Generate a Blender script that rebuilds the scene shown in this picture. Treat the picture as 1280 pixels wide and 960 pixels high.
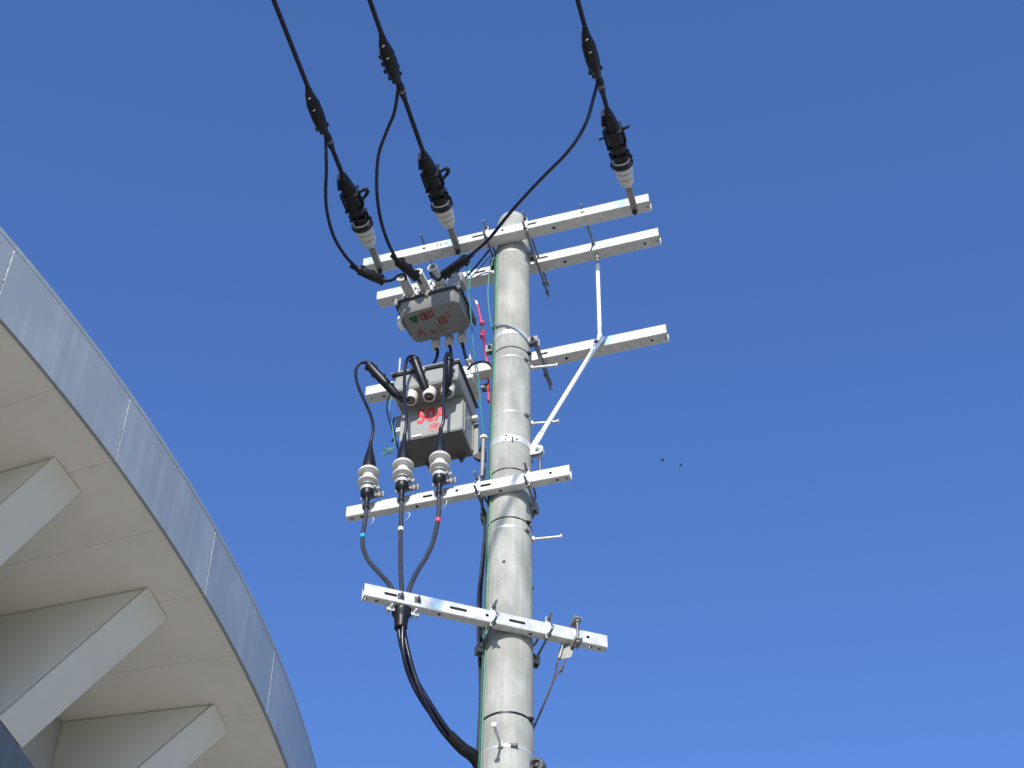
import bpy, bmesh, math, random
from mathutils import Vector, Matrix

random.seed(7)
R = math.radians
scene = bpy.context.scene
for o in list(bpy.data.objects):
    bpy.data.objects.remove(o)

# ------------------------------------------------------------------ camera
CAM = Vector((0.0, -6.2, 1.6))
PITCH = R(48.0)
FPX = 2200.0                      # focal length in pixels of the 1280 px wide frame
cam_data = bpy.data.cameras.new('camera')
cam_data.sensor_width = 36.0
cam_data.lens = FPX / 1280.0 * 36.0
cam_data.clip_start = 0.05
cam_data.clip_end = 6000.0
cam = bpy.data.objects.new('camera', cam_data)
scene.collection.objects.link(cam)
cam.location = CAM
cam.rotation_euler = (R(90) + PITCH, 0, 0)
scene.camera = cam

# ------------------------------------------------------------------ sky and sun
SUN_ELEV, SUN_LEFT = R(25.5), R(5.0)
world = bpy.data.worlds.new('World')
scene.world = world
world.use_nodes = True
wn, wl = world.node_tree.nodes, world.node_tree.links
bg = wn['Background']
sky = wn.new('ShaderNodeTexSky')
sky.sky_type = 'NISHITA'
sky.sun_disc = False
sky.sun_elevation = SUN_ELEV
sky.sun_rotation = R(180) + SUN_LEFT
sky.altitude = 0.0
sky.air_density = 1.0
sky.dust_density = 0.15
sky.ozone_density = 3.0
tint = wn.new('ShaderNodeMixRGB')                 # the camera's rendering of a clear blue sky, alike in every direction
tint.blend_type = 'MULTIPLY'; tint.inputs[0].default_value = 1.0
tint.inputs[2].default_value = (0.83, 1.06, 1.55, 1)
wl.new(sky.outputs[0], tint.inputs[1])
wl.new(tint.outputs[0], bg.inputs[0])
bg.inputs[1].default_value = 0.13

sun_data = bpy.data.lights.new('sun', 'SUN')
sun_data.energy = 5.0
sun_data.angle = R(0.53)
sun_data.color = (1.0, 0.95, 0.87)
sun = bpy.data.objects.new('sun', sun_data)
scene.collection.objects.link(sun)
S = Vector((-math.sin(SUN_LEFT) * math.cos(SUN_ELEV), -math.cos(SUN_LEFT) * math.cos(SUN_ELEV), math.sin(SUN_ELEV)))
sun.rotation_euler = S.to_track_quat('Z', 'Y').to_euler()
sun.location = S * 40

scene.view_settings.view_transform = 'Standard'
scene.view_settings.look = 'None'
scene.view_settings.exposure = 0.25
scene.view_settings.gamma = 1.0
scene.view_settings.use_curve_mapping = False

# ------------------------------------------------------------------ survey helpers
# Places were surveyed from the photograph: a sight line through a picture point is cut with a
# plane at the thing's true depth (k metres in front of the pole axis).
def ray(px, py):
    x, y = (px - 640) / FPX, (480 - py) / FPX
    return Vector((x, math.cos(PITCH) - y * math.sin(PITCH), math.sin(PITCH) + y * math.cos(PITCH)))

AX_T, AX_B = Vector((0.00466, 0, 9.8086)), Vector((-0.02383, 0, 6.0948))
def axis(z):                                  # the pole leans half a degree
    return AX_T + (AX_B - AX_T) * ((z - AX_T.z) / (AX_B.z - AX_T.z))
def pole_r(z):
    return (0.195 + (9.485 - z) / 80.0) / 2

YAW = R(-15.8)
A = Vector((math.cos(YAW), math.sin(YAW), 0))       # along the crossarms, to the right
N = Vector((math.sin(YAW), -math.cos(YAW), 0))      # square to the crossarms, towards the viewer
Z = Vector((0, 0, 1))
def lo(u, k, z):
    return axis(z) + A * u + N * k
def pk(px, py, k):
    z = 9.0
    d = ray(px, py)
    for _ in range(5):
        o = axis(z)
        p = CAM + d * ((k + (o - CAM).dot(N)) / d.dot(N))
        z = p.z
    return p
def proj(p):
    v = p - CAM
    up = v.z * math.cos(PITCH) - v.y * math.sin(PITCH)
    w = v.y * math.cos(PITCH) + v.z * math.sin(PITCH)
    return 640 + FPX * v.x / w, 480 - FPX * up / w

# ------------------------------------------------------------------ materials
def mat(name, col, rough=0.5, metal=0.0, vary=0.0, vscale=8.0, stretch=(1, 1, 1), bump=0.0, bscale=60.0, spec=0.5, col2=None, detail=4.0, rvary=0.0):
    m = bpy.data.materials.new(name)
    m.use_nodes = True
    nt = m.node_tree
    b = nt.nodes['Principled BSDF']
    b.inputs['Base Color'].default_value = (*col, 1)
    b.inputs['Roughness'].default_value = rough
    b.inputs['Metallic'].default_value = metal
    b.inputs['Specular IOR Level'].default_value = spec
    if vary or col2 or bump or rvary:
        tc = nt.nodes.new('ShaderNodeTexCoord')
        mp = nt.nodes.new('ShaderNodeMapping')
        mp.inputs['Scale'].default_value = stretch
        nt.links.new(tc.outputs['Object'], mp.inputs[0])
    if vary or col2 or rvary:
        no = nt.nodes.new('ShaderNodeTexNoise')
        no.inputs['Scale'].default_value = vscale
        no.inputs['Detail'].default_value = detail
        no.inputs['Roughness'].default_value = 0.6
        nt.links.new(mp.outputs[0], no.inputs['Vector'])
        cr = nt.nodes.new('ShaderNodeValToRGB')
        cr.color_ramp.elements[0].position = 0.32
        cr.color_ramp.elements[1].position = 0.68
        c2 = col2 if col2 else tuple(min(1, c * (1 + vary)) for c in col)
        c1 = col if col2 else tuple(c * (1 - vary) for c in col)
        cr.color_ramp.elements[0].color = (*c1, 1)
        cr.color_ramp.elements[1].color = (*c2, 1)
        nt.links.new(no.outputs['Fac'], cr.inputs[0])
        nt.links.new(cr.outputs[0], b.inputs['Base Color'])
        if rvary:
            mr = nt.nodes.new('ShaderNodeMapRange')
            mr.inputs['To Min'].default_value = rough - rvary
            mr.inputs['To Max'].default_value = rough + rvary
            nt.links.new(no.outputs['Fac'], mr.inputs[0])
            nt.links.new(mr.outputs[0], b.inputs['Roughness'])
    if bump:
        n2 = nt.nodes.new('ShaderNodeTexNoise')
        n2.inputs['Scale'].default_value = bscale
        n2.inputs['Detail'].default_value = 5
        nt.links.new(mp.outputs[0], n2.inputs['Vector'])
        bp = nt.nodes.new('ShaderNodeBump')
        bp.inputs['Strength'].default_value = bump
        bp.inputs['Distance'].default_value = 0.004
        nt.links.new(n2.outputs['Fac'], bp.inputs['Height'])
        nt.links.new(bp.outputs[0], b.inputs['Normal'])
    return m

def concrete_pole_material():
    m = mat('pole_concrete', (0.47, 0.475, 0.43), 0.85, bump=0.25, bscale=140)
    nt = m.node_tree
    b = nt.nodes['Principled BSDF']
    tc = nt.nodes.new('ShaderNodeTexCoord')
    def noise(scale, st, detail, p0, p1, c0, c1):
        mp = nt.nodes.new('ShaderNodeMapping'); mp.inputs['Scale'].default_value = st
        nt.links.new(tc.outputs['Object'], mp.inputs[0])
        no = nt.nodes.new('ShaderNodeTexNoise'); no.inputs['Scale'].default_value = scale; no.inputs['Detail'].default_value = detail
        nt.links.new(mp.outputs[0], no.inputs['Vector'])
        cr = nt.nodes.new('ShaderNodeValToRGB')
        cr.color_ramp.elements[0].position = p0; cr.color_ramp.elements[1].position = p1
        cr.color_ramp.elements[0].color = (*c0, 1); cr.color_ramp.elements[1].color = (*c1, 1)
        nt.links.new(no.outputs['Fac'], cr.inputs[0])
        return cr
    a = noise(9, (1, 1, 0.55), 6, 0.36, 0.66, (0.262, 0.265, 0.230), (0.385, 0.385, 0.338))
    s = noise(26, (1.6, 1.6, 0.09), 3, 0.42, 0.62, (0.92, 0.92, 0.91), (1.03, 1.03, 1.03))
    g = noise(160, (1, 1, 1), 3, 0.38, 0.7, (0.93, 0.93, 0.92), (1.04, 1.04, 1.04))
    m1 = nt.nodes.new('ShaderNodeMixRGB'); m1.blend_type = 'MULTIPLY'; m1.inputs[0].default_value = 1
    m2 = nt.nodes.new('ShaderNodeMixRGB'); m2.blend_type = 'MULTIPLY'; m2.inputs[0].default_value = 1
    nt.links.new(a.outputs[0], m1.inputs[1]); nt.links.new(s.outputs[0], m1.inputs[2])
    nt.links.new(m1.outputs[0], m2.inputs[1]); nt.links.new(g.outputs[0], m2.inputs[2])
    nt.links.new(m2.outputs[0], b.inputs['Base Color'])
    return m

M = {
    'concrete': concrete_pole_material(),
    'galv': mat('galvanised_steel', (0.535, 0.535, 0.505), 0.45, 0.25, vary=0.13, vscale=26, bump=0.08, bscale=90, rvary=0.1),
    'bolt': mat('bolt_steel', (0.17, 0.17, 0.18), 0.42, 0.6, vary=0.2, vscale=60),
    'strapsteel': mat('stainless_strap', (0.62, 0.61, 0.57), 0.35, 0.5, vary=0.1, vscale=40),
    'bracket': mat('dull_galvanised_bracket', (0.25, 0.25, 0.23), 0.55, 0.3, vary=0.18, vscale=40),
    'black': mat('black_rubber', (0.006, 0.006, 0.0075), 0.40, vary=0.3, vscale=40, bump=0.15, bscale=120, spec=0.35),
    'cable': mat('black_cable_sheath', (0.0065, 0.0065, 0.016), 0.30, vary=0.15, vscale=30, spec=0.4),
    'greycable': mat('dark_grey_cable', (0.032, 0.032, 0.04), 0.36, vary=0.2, vscale=20),
    'porcelain': mat('white_porcelain', (0.56, 0.545, 0.50), 0.22, vary=0.03, vscale=20, spec=0.6),
    'porcelain_grey': mat('grey_porcelain', (0.50, 0.50, 0.48), 0.3, vary=0.05, vscale=30),
    'greybox': mat('grey_enamel', (0.255, 0.265, 0.24), 0.42, vary=0.05, vscale=12, bump=0.05, bscale=50),
    'greylid': mat('grey_enamel_hood', (0.255, 0.265, 0.245), 0.42, vary=0.06, vscale=14),
    'darkgrey': mat('dark_grey_casting', (0.19, 0.19, 0.178), 0.45, vary=0.06, vscale=14, bump=0.05, bscale=50),
    'underside_shade': mat('painted_underside_shade', (0.095, 0.089, 0.078), 0.6, vary=0.15, vscale=10, bump=0.1, bscale=40),  # shade below the lower box, put into the plate's colour
    'gasket': mat('dark_gasket', (0.05, 0.05, 0.055), 0.6, vary=0.2, vscale=30),
    'whitepaint': mat('white_painted_tube', (0.78, 0.78, 0.75), 0.35, vary=0.05, vscale=20),
    'red': mat('red_print', (0.62, 0.03, 0.055), 0.5, vary=0.05, vscale=20),
    'redfaded': mat('faded_red_print', (0.24, 0.055, 0.045), 0.6, vary=0.35, vscale=50),
    'greenprint': mat('green_print', (0.015, 0.12, 0.055), 0.6, vary=0.3, vscale=50),
    'ink': mat('grey_stamp_ink', (0.12, 0.12, 0.13), 0.6, vary=0.3, vscale=60),
    'greenwire': mat('pale_green_wire', (0.12, 0.27, 0.19), 0.4, vary=0.12, vscale=20),
    'tealwire': mat('teal_wire', (0.04, 0.20, 0.19), 0.4, vary=0.15, vscale=20),
    'darkgreenwire': mat('dark_green_wire', (0.03, 0.10, 0.08), 0.45, vary=0.15, vscale=20),
    'pink': mat('pink_rope', (0.50, 0.06, 0.16), 0.75, vary=0.25, vscale=120, bump=0.4, bscale=200),
    'bluetape': mat('blue_tape', (0.02, 0.28, 0.62), 0.5, vary=0.1, vscale=60),
    'whitetape': mat('white_tape', (0.80, 0.80, 0.78), 0.5, vary=0.05, vscale=60),
    'redtape': mat('red_tape', (0.62, 0.06, 0.07), 0.5, vary=0.1, vscale=60),
    'film': mat('pale_blue_film', (0.36, 0.48, 0.58), 0.35, vary=0.12, vscale=50),
    'clearwire': mat('pale_loop_wire', (0.72, 0.74, 0.70), 0.4, vary=0.05, vscale=50),
    'hole': mat('dark_plug', (0.03, 0.03, 0.03), 0.8, vary=0.3, vscale=60),
    'copper': mat('weathered_terminal', (0.20, 0.13, 0.085), 0.4, 0.6, vary=0.2, vscale=60),
    'rust': mat('brownish_stay_wire', (0.075, 0.05, 0.05), 0.55, 0.3, vary=0.3, vscale=90),
    'bird': mat('dark_plumage', (0.02, 0.02, 0.025), 0.7, vary=0.3, vscale=8),
}

def fascia_material(name='weathered_aluminium_cladding', c0=(0.355, 0.38, 0.37, 1), c1=(0.44, 0.46, 0.435, 1)):
    m = bpy.data.materials.new(name)
    m.use_nodes = True
    nt = m.node_tree
    b = nt.nodes['Principled BSDF']
    tc = nt.nodes.new('ShaderNodeTexCoord')
    gi = nt.nodes.new('ShaderNodeObjectInfo')
    add = nt.nodes.new('ShaderNodeVectorMath'); add.operation = 'ADD'
    mul = nt.nodes.new('ShaderNodeVectorMath'); mul.operation = 'SCALE'; mul.inputs['Scale'].default_value = 40
    cb = nt.nodes.new('ShaderNodeCombineXYZ')
    nt.links.new(gi.outputs['Random'], cb.inputs[1])
    nt.links.new(cb.outputs[0], mul.inputs[0])
    nt.links.new(tc.outputs['Object'], add.inputs[0]); nt.links.new(mul.outputs[0], add.inputs[1])
    mp = nt.nodes.new('ShaderNodeMapping'); mp.inputs['Scale'].default_value = (1, 1, 0.06)
    nt.links.new(add.outputs[0], mp.inputs[0])
    n1 = nt.nodes.new('ShaderNodeTexNoise'); n1.inputs['Scale'].default_value = 9; n1.inputs['Detail'].default_value = 5; n1.inputs['Roughness'].default_value = 0.65
    nt.links.new(mp.outputs[0], n1.inputs['Vector'])
    cr = nt.nodes.new('ShaderNodeValToRGB')
    cr.color_ramp.elements[0].position = 0.35; cr.color_ramp.elements[1].position = 0.72
    cr.color_ramp.elements[0].color = c0; cr.color_ramp.elements[1].color = c1
    n0 = nt.nodes.new('ShaderNodeTexNoise'); n0.inputs['Scale'].default_value = 1.6; n0.inputs['Detail'].default_value = 2
    nt.links.new(add.outputs[0], n0.inputs['Vector'])
    mx = nt.nodes.new('ShaderNodeMath'); mx.operation = 'MULTIPLY'
    m0 = nt.nodes.new('ShaderNodeMapRange'); m0.inputs['From Min'].default_value = 0.35; m0.inputs['From Max'].default_value = 0.65
    m0.inputs['To Min'].default_value = 0.55; m0.inputs['To Max'].default_value = 1.15
    nt.links.new(n0.outputs['Fac'], m0.inputs[0])
    nt.links.new(n1.outputs['Fac'], mx.inputs[0]); nt.links.new(m0.outputs[0], mx.inputs[1])
    nt.links.new(mx.outputs[0], cr.inputs[0])
    nt.links.new(cr.outputs[0], b.inputs['Base Color'])
    mr = nt.nodes.new('ShaderNodeMapRange'); mr.inputs['To Min'].default_value = 0.48; mr.inputs['To Max'].default_value = 0.62
    nt.links.new(n1.outputs['Fac'], mr.inputs[0]); nt.links.new(mr.outputs[0], b.inputs['Roughness'])
    b.inputs['Metallic'].default_value = 0.4
    return m
M['fascia'] = fascia_material()
M['wallclad'] = fascia_material('dark_wall_cladding', (0.15, 0.165, 0.17, 1), (0.20, 0.215, 0.215, 1))
M['coping'] = mat('coping_trim', (0.36, 0.38, 0.40), 0.5, 0.5, vary=0.08, vscale=6)
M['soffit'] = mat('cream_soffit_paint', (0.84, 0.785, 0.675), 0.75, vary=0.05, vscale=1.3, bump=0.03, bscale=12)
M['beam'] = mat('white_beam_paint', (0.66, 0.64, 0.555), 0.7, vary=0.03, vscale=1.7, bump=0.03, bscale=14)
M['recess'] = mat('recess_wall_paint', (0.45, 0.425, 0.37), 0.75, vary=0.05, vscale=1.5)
M['sealant'] = mat('cracked_white_sealant', (0.04, 0.04, 0.045), 0.6, col2=(0.95, 0.94, 0.90), vscale=22, detail=2)
M['roof'] = mat('grey_roof_sheet', (0.3, 0.3, 0.3), 0.7, vary=0.1, vscale=1)
M['ground'] = mat('pale_paving', (0.40, 0.362, 0.28), 0.9, vary=0.12, vscale=0.6, bump=0.2, bscale=30)

# ------------------------------------------------------------------ mesh builder
COL = scene.collection
ORG = {}
def prop(o, label=None, cat=None, group=None, kind=None):
    if label: o['label'] = label
    if cat: o['category'] = cat
    if group: o['group'] = group
    if kind: o['kind'] = kind
    return o
def thing(name, label, cat, loc, group=None):
    o = bpy.data.objects.new(name, None)
    o.empty_display_size = 0.1
    COL.objects.link(o)
    o.location = loc
    ORG[o] = Vector(loc)
    return prop(o, label, cat, group)

def catmull(pts, sub=6):
    pts = [Vector(p) for p in pts]
    if len(pts) < 3 or sub < 2:
        return pts
    out = []
    for i in range(len(pts) - 1):
        p0 = pts[i - 1] if i else pts[0] * 2 - pts[1]
        p1, p2 = pts[i], pts[i + 1]
        p3 = pts[i + 2] if i + 2 < len(pts) else pts[-1] * 2 - pts[-2]
        for j in range(sub):
            t = j / sub
            out.append(0.5 * ((2 * p1) + (p2 - p0) * t + (2 * p0 - 5 * p1 + 4 * p2 - p3) * t * t + (3 * p1 - p0 - 3 * p2 + p3) * t ** 3))
    out.append(pts[-1])
    return out

def frame_of(d):
    d = d.normalized()
    h = Vector((0, 0, 1)) if abs(d.z) < 0.9 else Vector((1, 0, 0))
    x = h.cross(d).normalized()
    return x, d.cross(x).normalized()

class MB:
    def __init__(self):
        self.bm = bmesh.new()
    def hull(self, pts):
        vs = [self.bm.verts.new(p) for p in pts]
        r = bmesh.ops.convex_hull(self.bm, input=vs)
        junk = [g for g in r['geom_interior'] + r['geom_unused'] if isinstance(g, bmesh.types.BMVert)]
        if junk: bmesh.ops.delete(self.bm, geom=list(set(junk)), context='VERTS')
        return self
    def box(self, c, ex, ey, ez, sx, sy, sz, ch=0.0):
        c = Vector(c); pts = []
        for i in (-1, 1):
            for j in (-1, 1):
                for k in (-1, 1):
                    hx, hy, hz = sx / 2, sy / 2, sz / 2
                    if ch <= 0:
                        pts.append(c + ex * i * hx + ey * j * hy + ez * k * hz)
                    else:
                        pts.append(c + ex * i * (hx - ch) + ey * j * (hy - ch) + ez * k * hz)
                        pts.append(c + ex * i * (hx - ch) + ey * j * hy + ez * k * (hz - ch))
                        pts.append(c + ex * i * hx + ey * j * (hy - ch) + ez * k * (hz - ch))
        return self.hull(pts)
    def rings(self, rings, cap0=True, cap1=True):
        loops = [[self.bm.verts.new(p) for p in r] for r in rings]
        n = len(loops[0])
        for a, b in zip(loops, loops[1:]):
            for i in range(n):
                self.bm.faces.new((a[i], a[(i + 1) % n], b[(i + 1) % n], b[i]))
        if cap0: self.bm.faces.new(list(reversed(loops[0])))
        if cap1: self.bm.faces.new(loops[-1])
        return self
    def lathe(self, p, d, prof, seg=20, cap=True):
        p, d = Vector(p), Vector(d).normalized()
        x, y = frame_of(d)
        self.rings([[p + d * s + (x * math.cos(2 * math.pi * i / seg) + y * math.sin(2 * math.pi * i / seg)) * max(r, 1e-4) for i in range(seg)] for s, r in prof], cap, cap)
        return self
    def cyl(self, p0, p1, r0, r1=None, seg=14, ch=0.0):
        p0, p1 = Vector(p0), Vector(p1)
        r1 = r0 if r1 is None else r1
        L = (p1 - p0).length
        if ch > 0:
            return self.lathe(p0, p1 - p0, [(0, r0 - ch), (ch, r0), (L - ch, r1), (L, r1 - ch)], seg)
        return self.lathe(p0, p1 - p0, [(0, r0), (L, r1)], seg)
    def tube(self, pts, r, seg=10, sub=6):
        n0 = len(pts)
        P = catmull(pts, sub)
        rad = [r] * len(P) if not isinstance(r, (list, tuple)) else None
        if rad is None:
            rad = []
            for i in range(len(P)):
                t = i / (len(P) - 1) * (n0 - 1)
                a = min(int(t), n0 - 2)
                rad.append(r[a] + (r[a + 1] - r[a]) * (t - a))
        T = [(P[min(i + 1, len(P) - 1)] - P[max(i - 1, 0)]).normalized() for i in range(len(P))]
        x, y = frame_of(T[0])
        rings = []
        for i, p in enumerate(P):
            if i:
                q = T[i - 1].rotation_difference(T[i])
                x = q @ x; y = q @ y
            rings.append([p + (x * math.cos(2 * math.pi * j / seg) + y * math.sin(2 * math.pi * j / seg)) * rad[i] for j in range(seg)])
        return self.rings(rings)
    def prism(self, poly, org, ex, ey, ez, depth):
        org = Vector(org)
        a = [org + ex * p[0] + ey * p[1] for p in poly]
        return self.rings([a, [p + ez * depth for p in a]])
    def band(self, z, r, h, t, a0=0, a1=360, tilt=(0, 0), seg=48):
        """flat strap round the pole at height z"""
        c = axis(z)
        full = a1 - a0 >= 360
        n = seg if full else max(4, int(seg * (a1 - a0) / 360))
        prof = [(r, -h / 2), (r + t, -h / 2), (r + t, h / 2), (r, h / 2)]
        loops = []
        for i in range(n if full else n + 1):
            th = R(a0 + (a1 - a0) * i / n)
            d = Vector((math.cos(th), math.sin(th), 0))
            dz = tilt[0] * d.x * r + tilt[1] * d.y * r
            loops.append([self.bm.verts.new(c + d * q[0] + Z * (q[1] + dz)) for q in prof])
        m = len(loops)
        for i in range(m if full else m - 1):
            a, b = loops[i], loops[(i + 1) % m]
            for j in range(4):
                self.bm.faces.new((a[j], a[(j + 1) % 4], b[(j + 1) % 4], b[j]))
        if not full:
            self.bm.faces.new(loops[0]); self.bm.faces.new(list(reversed(loops[-1])))
        return self
    def nut(self, p, d, r=0.012, h=0.009):
        return self.lathe(p, d, [(0, r), (h, r)], 6)
    def build(self, name, m, parent=None, smooth=32, org=None):
        bmesh.ops.recalc_face_normals(self.bm, faces=self.bm.faces)
        o0 = ORG[parent] if parent is not None else Vector(org if org is not None else (0, 0, 0))
        for v in self.bm.verts: v.co -= o0
        me = bpy.data.meshes.new(name)
        self.bm.to_mesh(me); self.bm.free()
        if smooth:
            me.shade_smooth(); me.set_sharp_from_angle(angle=R(smooth))
        me.materials.append(M[m] if isinstance(m, str) else m)
        o = bpy.data.objects.new(name, me)
        COL.objects.link(o)
        ORG[o] = o0
        if parent is not None: o.parent = parent
        else: o.location = o0
        return o

def text_mesh(s, size, name, m, parent, origin, ex, ey, bold=0.0, sx=1.0):
    """flat lettering: the glyph outlines as a thin mesh lying in the plane ex, ey"""
    cu = bpy.data.curves.new(name, 'FONT')
    cu.body = s; cu.size = size; cu.extrude = 0.0006; cu.offset = bold; cu.resolution_u = 3
    cu.align_x = 'CENTER'; cu.align_y = 'CENTER'
    tmp = bpy.data.objects.new('tmp', cu); COL.objects.link(tmp)
    dg = bpy.context.evaluated_depsgraph_get(); dg.update()
    me = bpy.data.meshes.new_from_object(tmp.evaluated_get(dg))
    bpy.data.objects.remove(tmp); bpy.data.curves.remove(cu)
    ez = ex.cross(ey)
    for v in me.vertices:
        v.co = origin + ex * v.co.x * sx + ey * v.co.y + ez * v.co.z - ORG[parent]
    me.name = name
    me.materials.clear(); me.materials.append(M[m])
    o = bpy.data.objects.new(name, me); COL.objects.link(o); o.parent = parent; ORG[o] = ORG[parent]
    return o

# ------------------------------------------------------------------ ground
g = MB()
GS = 1500
g.rings([[Vector((x * GS, y * GS, 0)) for x, y in ((-1, -1), (1, -1), (1, 1), (-1, 1))], [Vector((x * GS, y * GS, -0.5)) for x, y in ((-1, -1), (1, -1), (1, 1), (-1, 1))]])
prop(g.build('ground', 'ground', smooth=0), 'pale paved ground below the pole', None, None, 'structure')

# ------------------------------------------------------------------ round building
BC = Vector((-20.7014, 10.2334, 0)); BR = 18.753; ZS, ZT = 11.6, 12.385
NP = 70; PITCHA = 360.0 / NP; A0 = -15.515
bld = thing('round_building', 'round building with overhanging roof, metal edge cladding, cream underside and wedge brackets', 'building', BC)
def sector(r0, r1, z0, z1, a0, a1, n):
    """ring sector block about the building axis, local coordinates"""
    mb = MB(); loops = []
    for i in range(n + 1):
        th = R(a0 + (a1 - a0) * i / n); c, s = math.cos(th), math.sin(th)
        loops.append([mb.bm.verts.new(BC + Vector((c * r, s * r, z))) for r, z in ((r0, z0), (r1, z0), (r1, z1), (r0, z1))])
    for a, b in zip(loops, loops[1:]):
        for j in range(4):
            mb.bm.faces.new((a[j], a[(j + 1) % 4], b[(j + 1) % 4], b[j]))
    mb.bm.faces.new(loops[0]); mb.bm.faces.new(list(reversed(loops[-1])))
    return mb
def spin(src, ang, parent, dz=0.0):
    c = src.copy(); COL.objects.link(c); c.parent = parent
    c.rotation_euler = (0, 0, R(ang)); c.location = (0, 0, dz); ORG[c] = ORG[src]
    return c
gap = math.degrees(0.010 / BR)
fas = sector(BR - 0.03, BR, ZS - 0.006, ZT - 0.05, gap, PITCHA - gap, 6).build('fascia_panel', 'fascia', bld, 25)
sea = sector(BR - 0.025, BR - 0.004, ZS - 0.004, ZT - 0.05, -gap * 0.9, gap * 0.9, 1).build('joint_sealant', 'sealant', bld, 0)
sof = sector(16.85, BR - 0.032, ZS, ZS + 0.004, 0.006, PITCHA / 2 - 0.006, 3).build('soffit_panel', 'soffit', bld, 25)
cop = sector(BR - 0.04, BR + 0.003, ZT - 0.0485, ZT, 0, PITCHA, 6).build('coping', 'fascia', bld, 25)
low = sector(17.12, 17.2, 0.0, 10.43, gap - PITCHA / 2, PITCHA / 2 - gap, 5).build('wall_panel', 'wallclad', bld, 25)
# wedge bracket: side view in (radius, height)
BW = 0.42
def bracket(w, prof):
    mb = MB()
    return mb.rings([[BC + Vector((r, s * w / 2, z)) for r, z in prof] for s in (-1, 1)])
d45 = Vector((18.33 - 17.2, 11.588 - 10.44)).normalized()
nx, nz = d45.y * 0.04, -d45.x * 0.04
mx_, mz_ = d45.y * 0.026, -d45.x * 0.026
core = bracket(BW - 0.012, [(18.33 - 0.057, 11.588), (17.2 - nx * 1.0, 10.44 - nz), (16.86, 10.44 - nz + 0.0), (16.86, 11.588)])
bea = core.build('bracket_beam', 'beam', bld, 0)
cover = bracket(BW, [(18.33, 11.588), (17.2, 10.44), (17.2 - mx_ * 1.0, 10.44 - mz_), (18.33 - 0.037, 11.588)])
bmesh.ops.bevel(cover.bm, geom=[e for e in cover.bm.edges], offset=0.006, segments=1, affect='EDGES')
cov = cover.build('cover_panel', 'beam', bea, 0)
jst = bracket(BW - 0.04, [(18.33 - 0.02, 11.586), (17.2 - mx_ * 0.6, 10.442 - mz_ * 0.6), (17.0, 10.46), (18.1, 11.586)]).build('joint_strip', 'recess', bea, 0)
for i in range(NP):
    ang = A0 + i * PITCHA
    for j, src in enumerate((fas, sea, sof, cop, low)):
        o = src if i == 0 else spin(src, ang, bld)
        if i == 0: o.rotation_euler.z = R(ang)
    spin(sof, ang + PITCHA / 2, bld)
    if i == 0:
        bea.rotation_euler.z = R(ang)
    else:
        b2 = spin(bea, ang, bld); spin(cov, 0, b2); spin(jst, 0, b2)
MB.build(sector(16.85, BR - 0.031, ZS + 0.006, ZS + 0.03, 0, 360, 140), 'soffit_backing', 'soffit', bld, 25)
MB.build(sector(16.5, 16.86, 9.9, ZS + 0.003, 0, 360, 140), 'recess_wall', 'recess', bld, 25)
MB.build(sector(1.0, BR - 0.05, ZS + 0.06, ZT - 0.06, 0, 360, 140), 'roof_deck', 'roof', bld, 25)

# ------------------------------------------------------------------ pole
pole = thing('utility_pole', 'round pale concrete utility pole standing right of the round building', 'utility pole', axis(0))
pz = [(0.0), 3.0, 5.0, 6.0, 7.0, 8.0, 9.0, 9.83]
pd = (AX_T - AX_B).normalized()
mb = MB()
rings = []
for z in pz:
    c = axis(z); r = pole_r(z)
    rings.append([c + Vector((math.cos(2 * math.pi * i / 56), math.sin(2 * math.pi * i / 56), 0)) * r for i in range(56)])
mb.rings(rings); mb.build('shaft', 'concrete', pole, 40)
rt = pole_r(9.83)
MB().lathe(axis(9.831), pd, [(0, rt - 0.004), (0.0, rt - 0.001), (0.03, rt - 0.003), (0.07, rt - 0.014), (0.10, rt - 0.034), (0.118, rt - 0.065), (0.124, 0.0)], 48).build('top_cap', 'concrete', pole, 60)

for ang in (-58, 122):
    d = Vector((math.cos(R(ang)), math.sin(R(ang)), 0)); tn = Vector((-d.y, d.x, 0))
    MB().rings([[axis(z) + d * (pole_r(z) + o_) + tn * w_ for o_, w_ in ((-0.003, -0.003), (0.0008, -0.0018), (0.0008, 0.0018), (-0.003, 0.003))] for z in (0.05, 3, 6, 7, 8, 9, 9.82)]).build('mould_seam', 'concrete', pole, 0)

def surf(px, py, off=0.0):
    """point of the pole's surface on a sight line"""
    d = ray(px, py); z = 8.0
    p = None
    for _ in range(6):
        c = axis(z); r = pole_r(z) + off
        ox, oy = CAM.x - c.x, CAM.y - c.y
        a = d.x ** 2 + d.y ** 2; b = 2 * (ox * d.x + oy * d.y); q = ox * ox + oy * oy - r * r
        disc = max(b * b - 4 * a * q, 0.0)
        t = (-b - math.sqrt(disc)) / (2 * a)
        p = CAM + d * t; z = p.z
    c = axis(p.z)
    n = Vector((p.x - c.x, p.y - c.y, 0)).normalized()
    return p, n

for px, py in ((630, 702), (635, 411)):
    p, n = surf(px, py)
    MB().cyl(p - n * 0.01, p + n * 0.0015, 0.008, seg=12).build('hole_plug', 'hole', pole)
for z, ang in ((7.06, -2), (6.66, -2), (7.9, -3)):
    d = Vector((math.cos(R(ang)), math.sin(R(ang)), 0))
    q = axis(z) + d * pole_r(z)
    MB().cyl(q - d * 0.01, q + d * 0.006, 0.009, seg=12).build('hole_plug', 'hole', pole)

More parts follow.
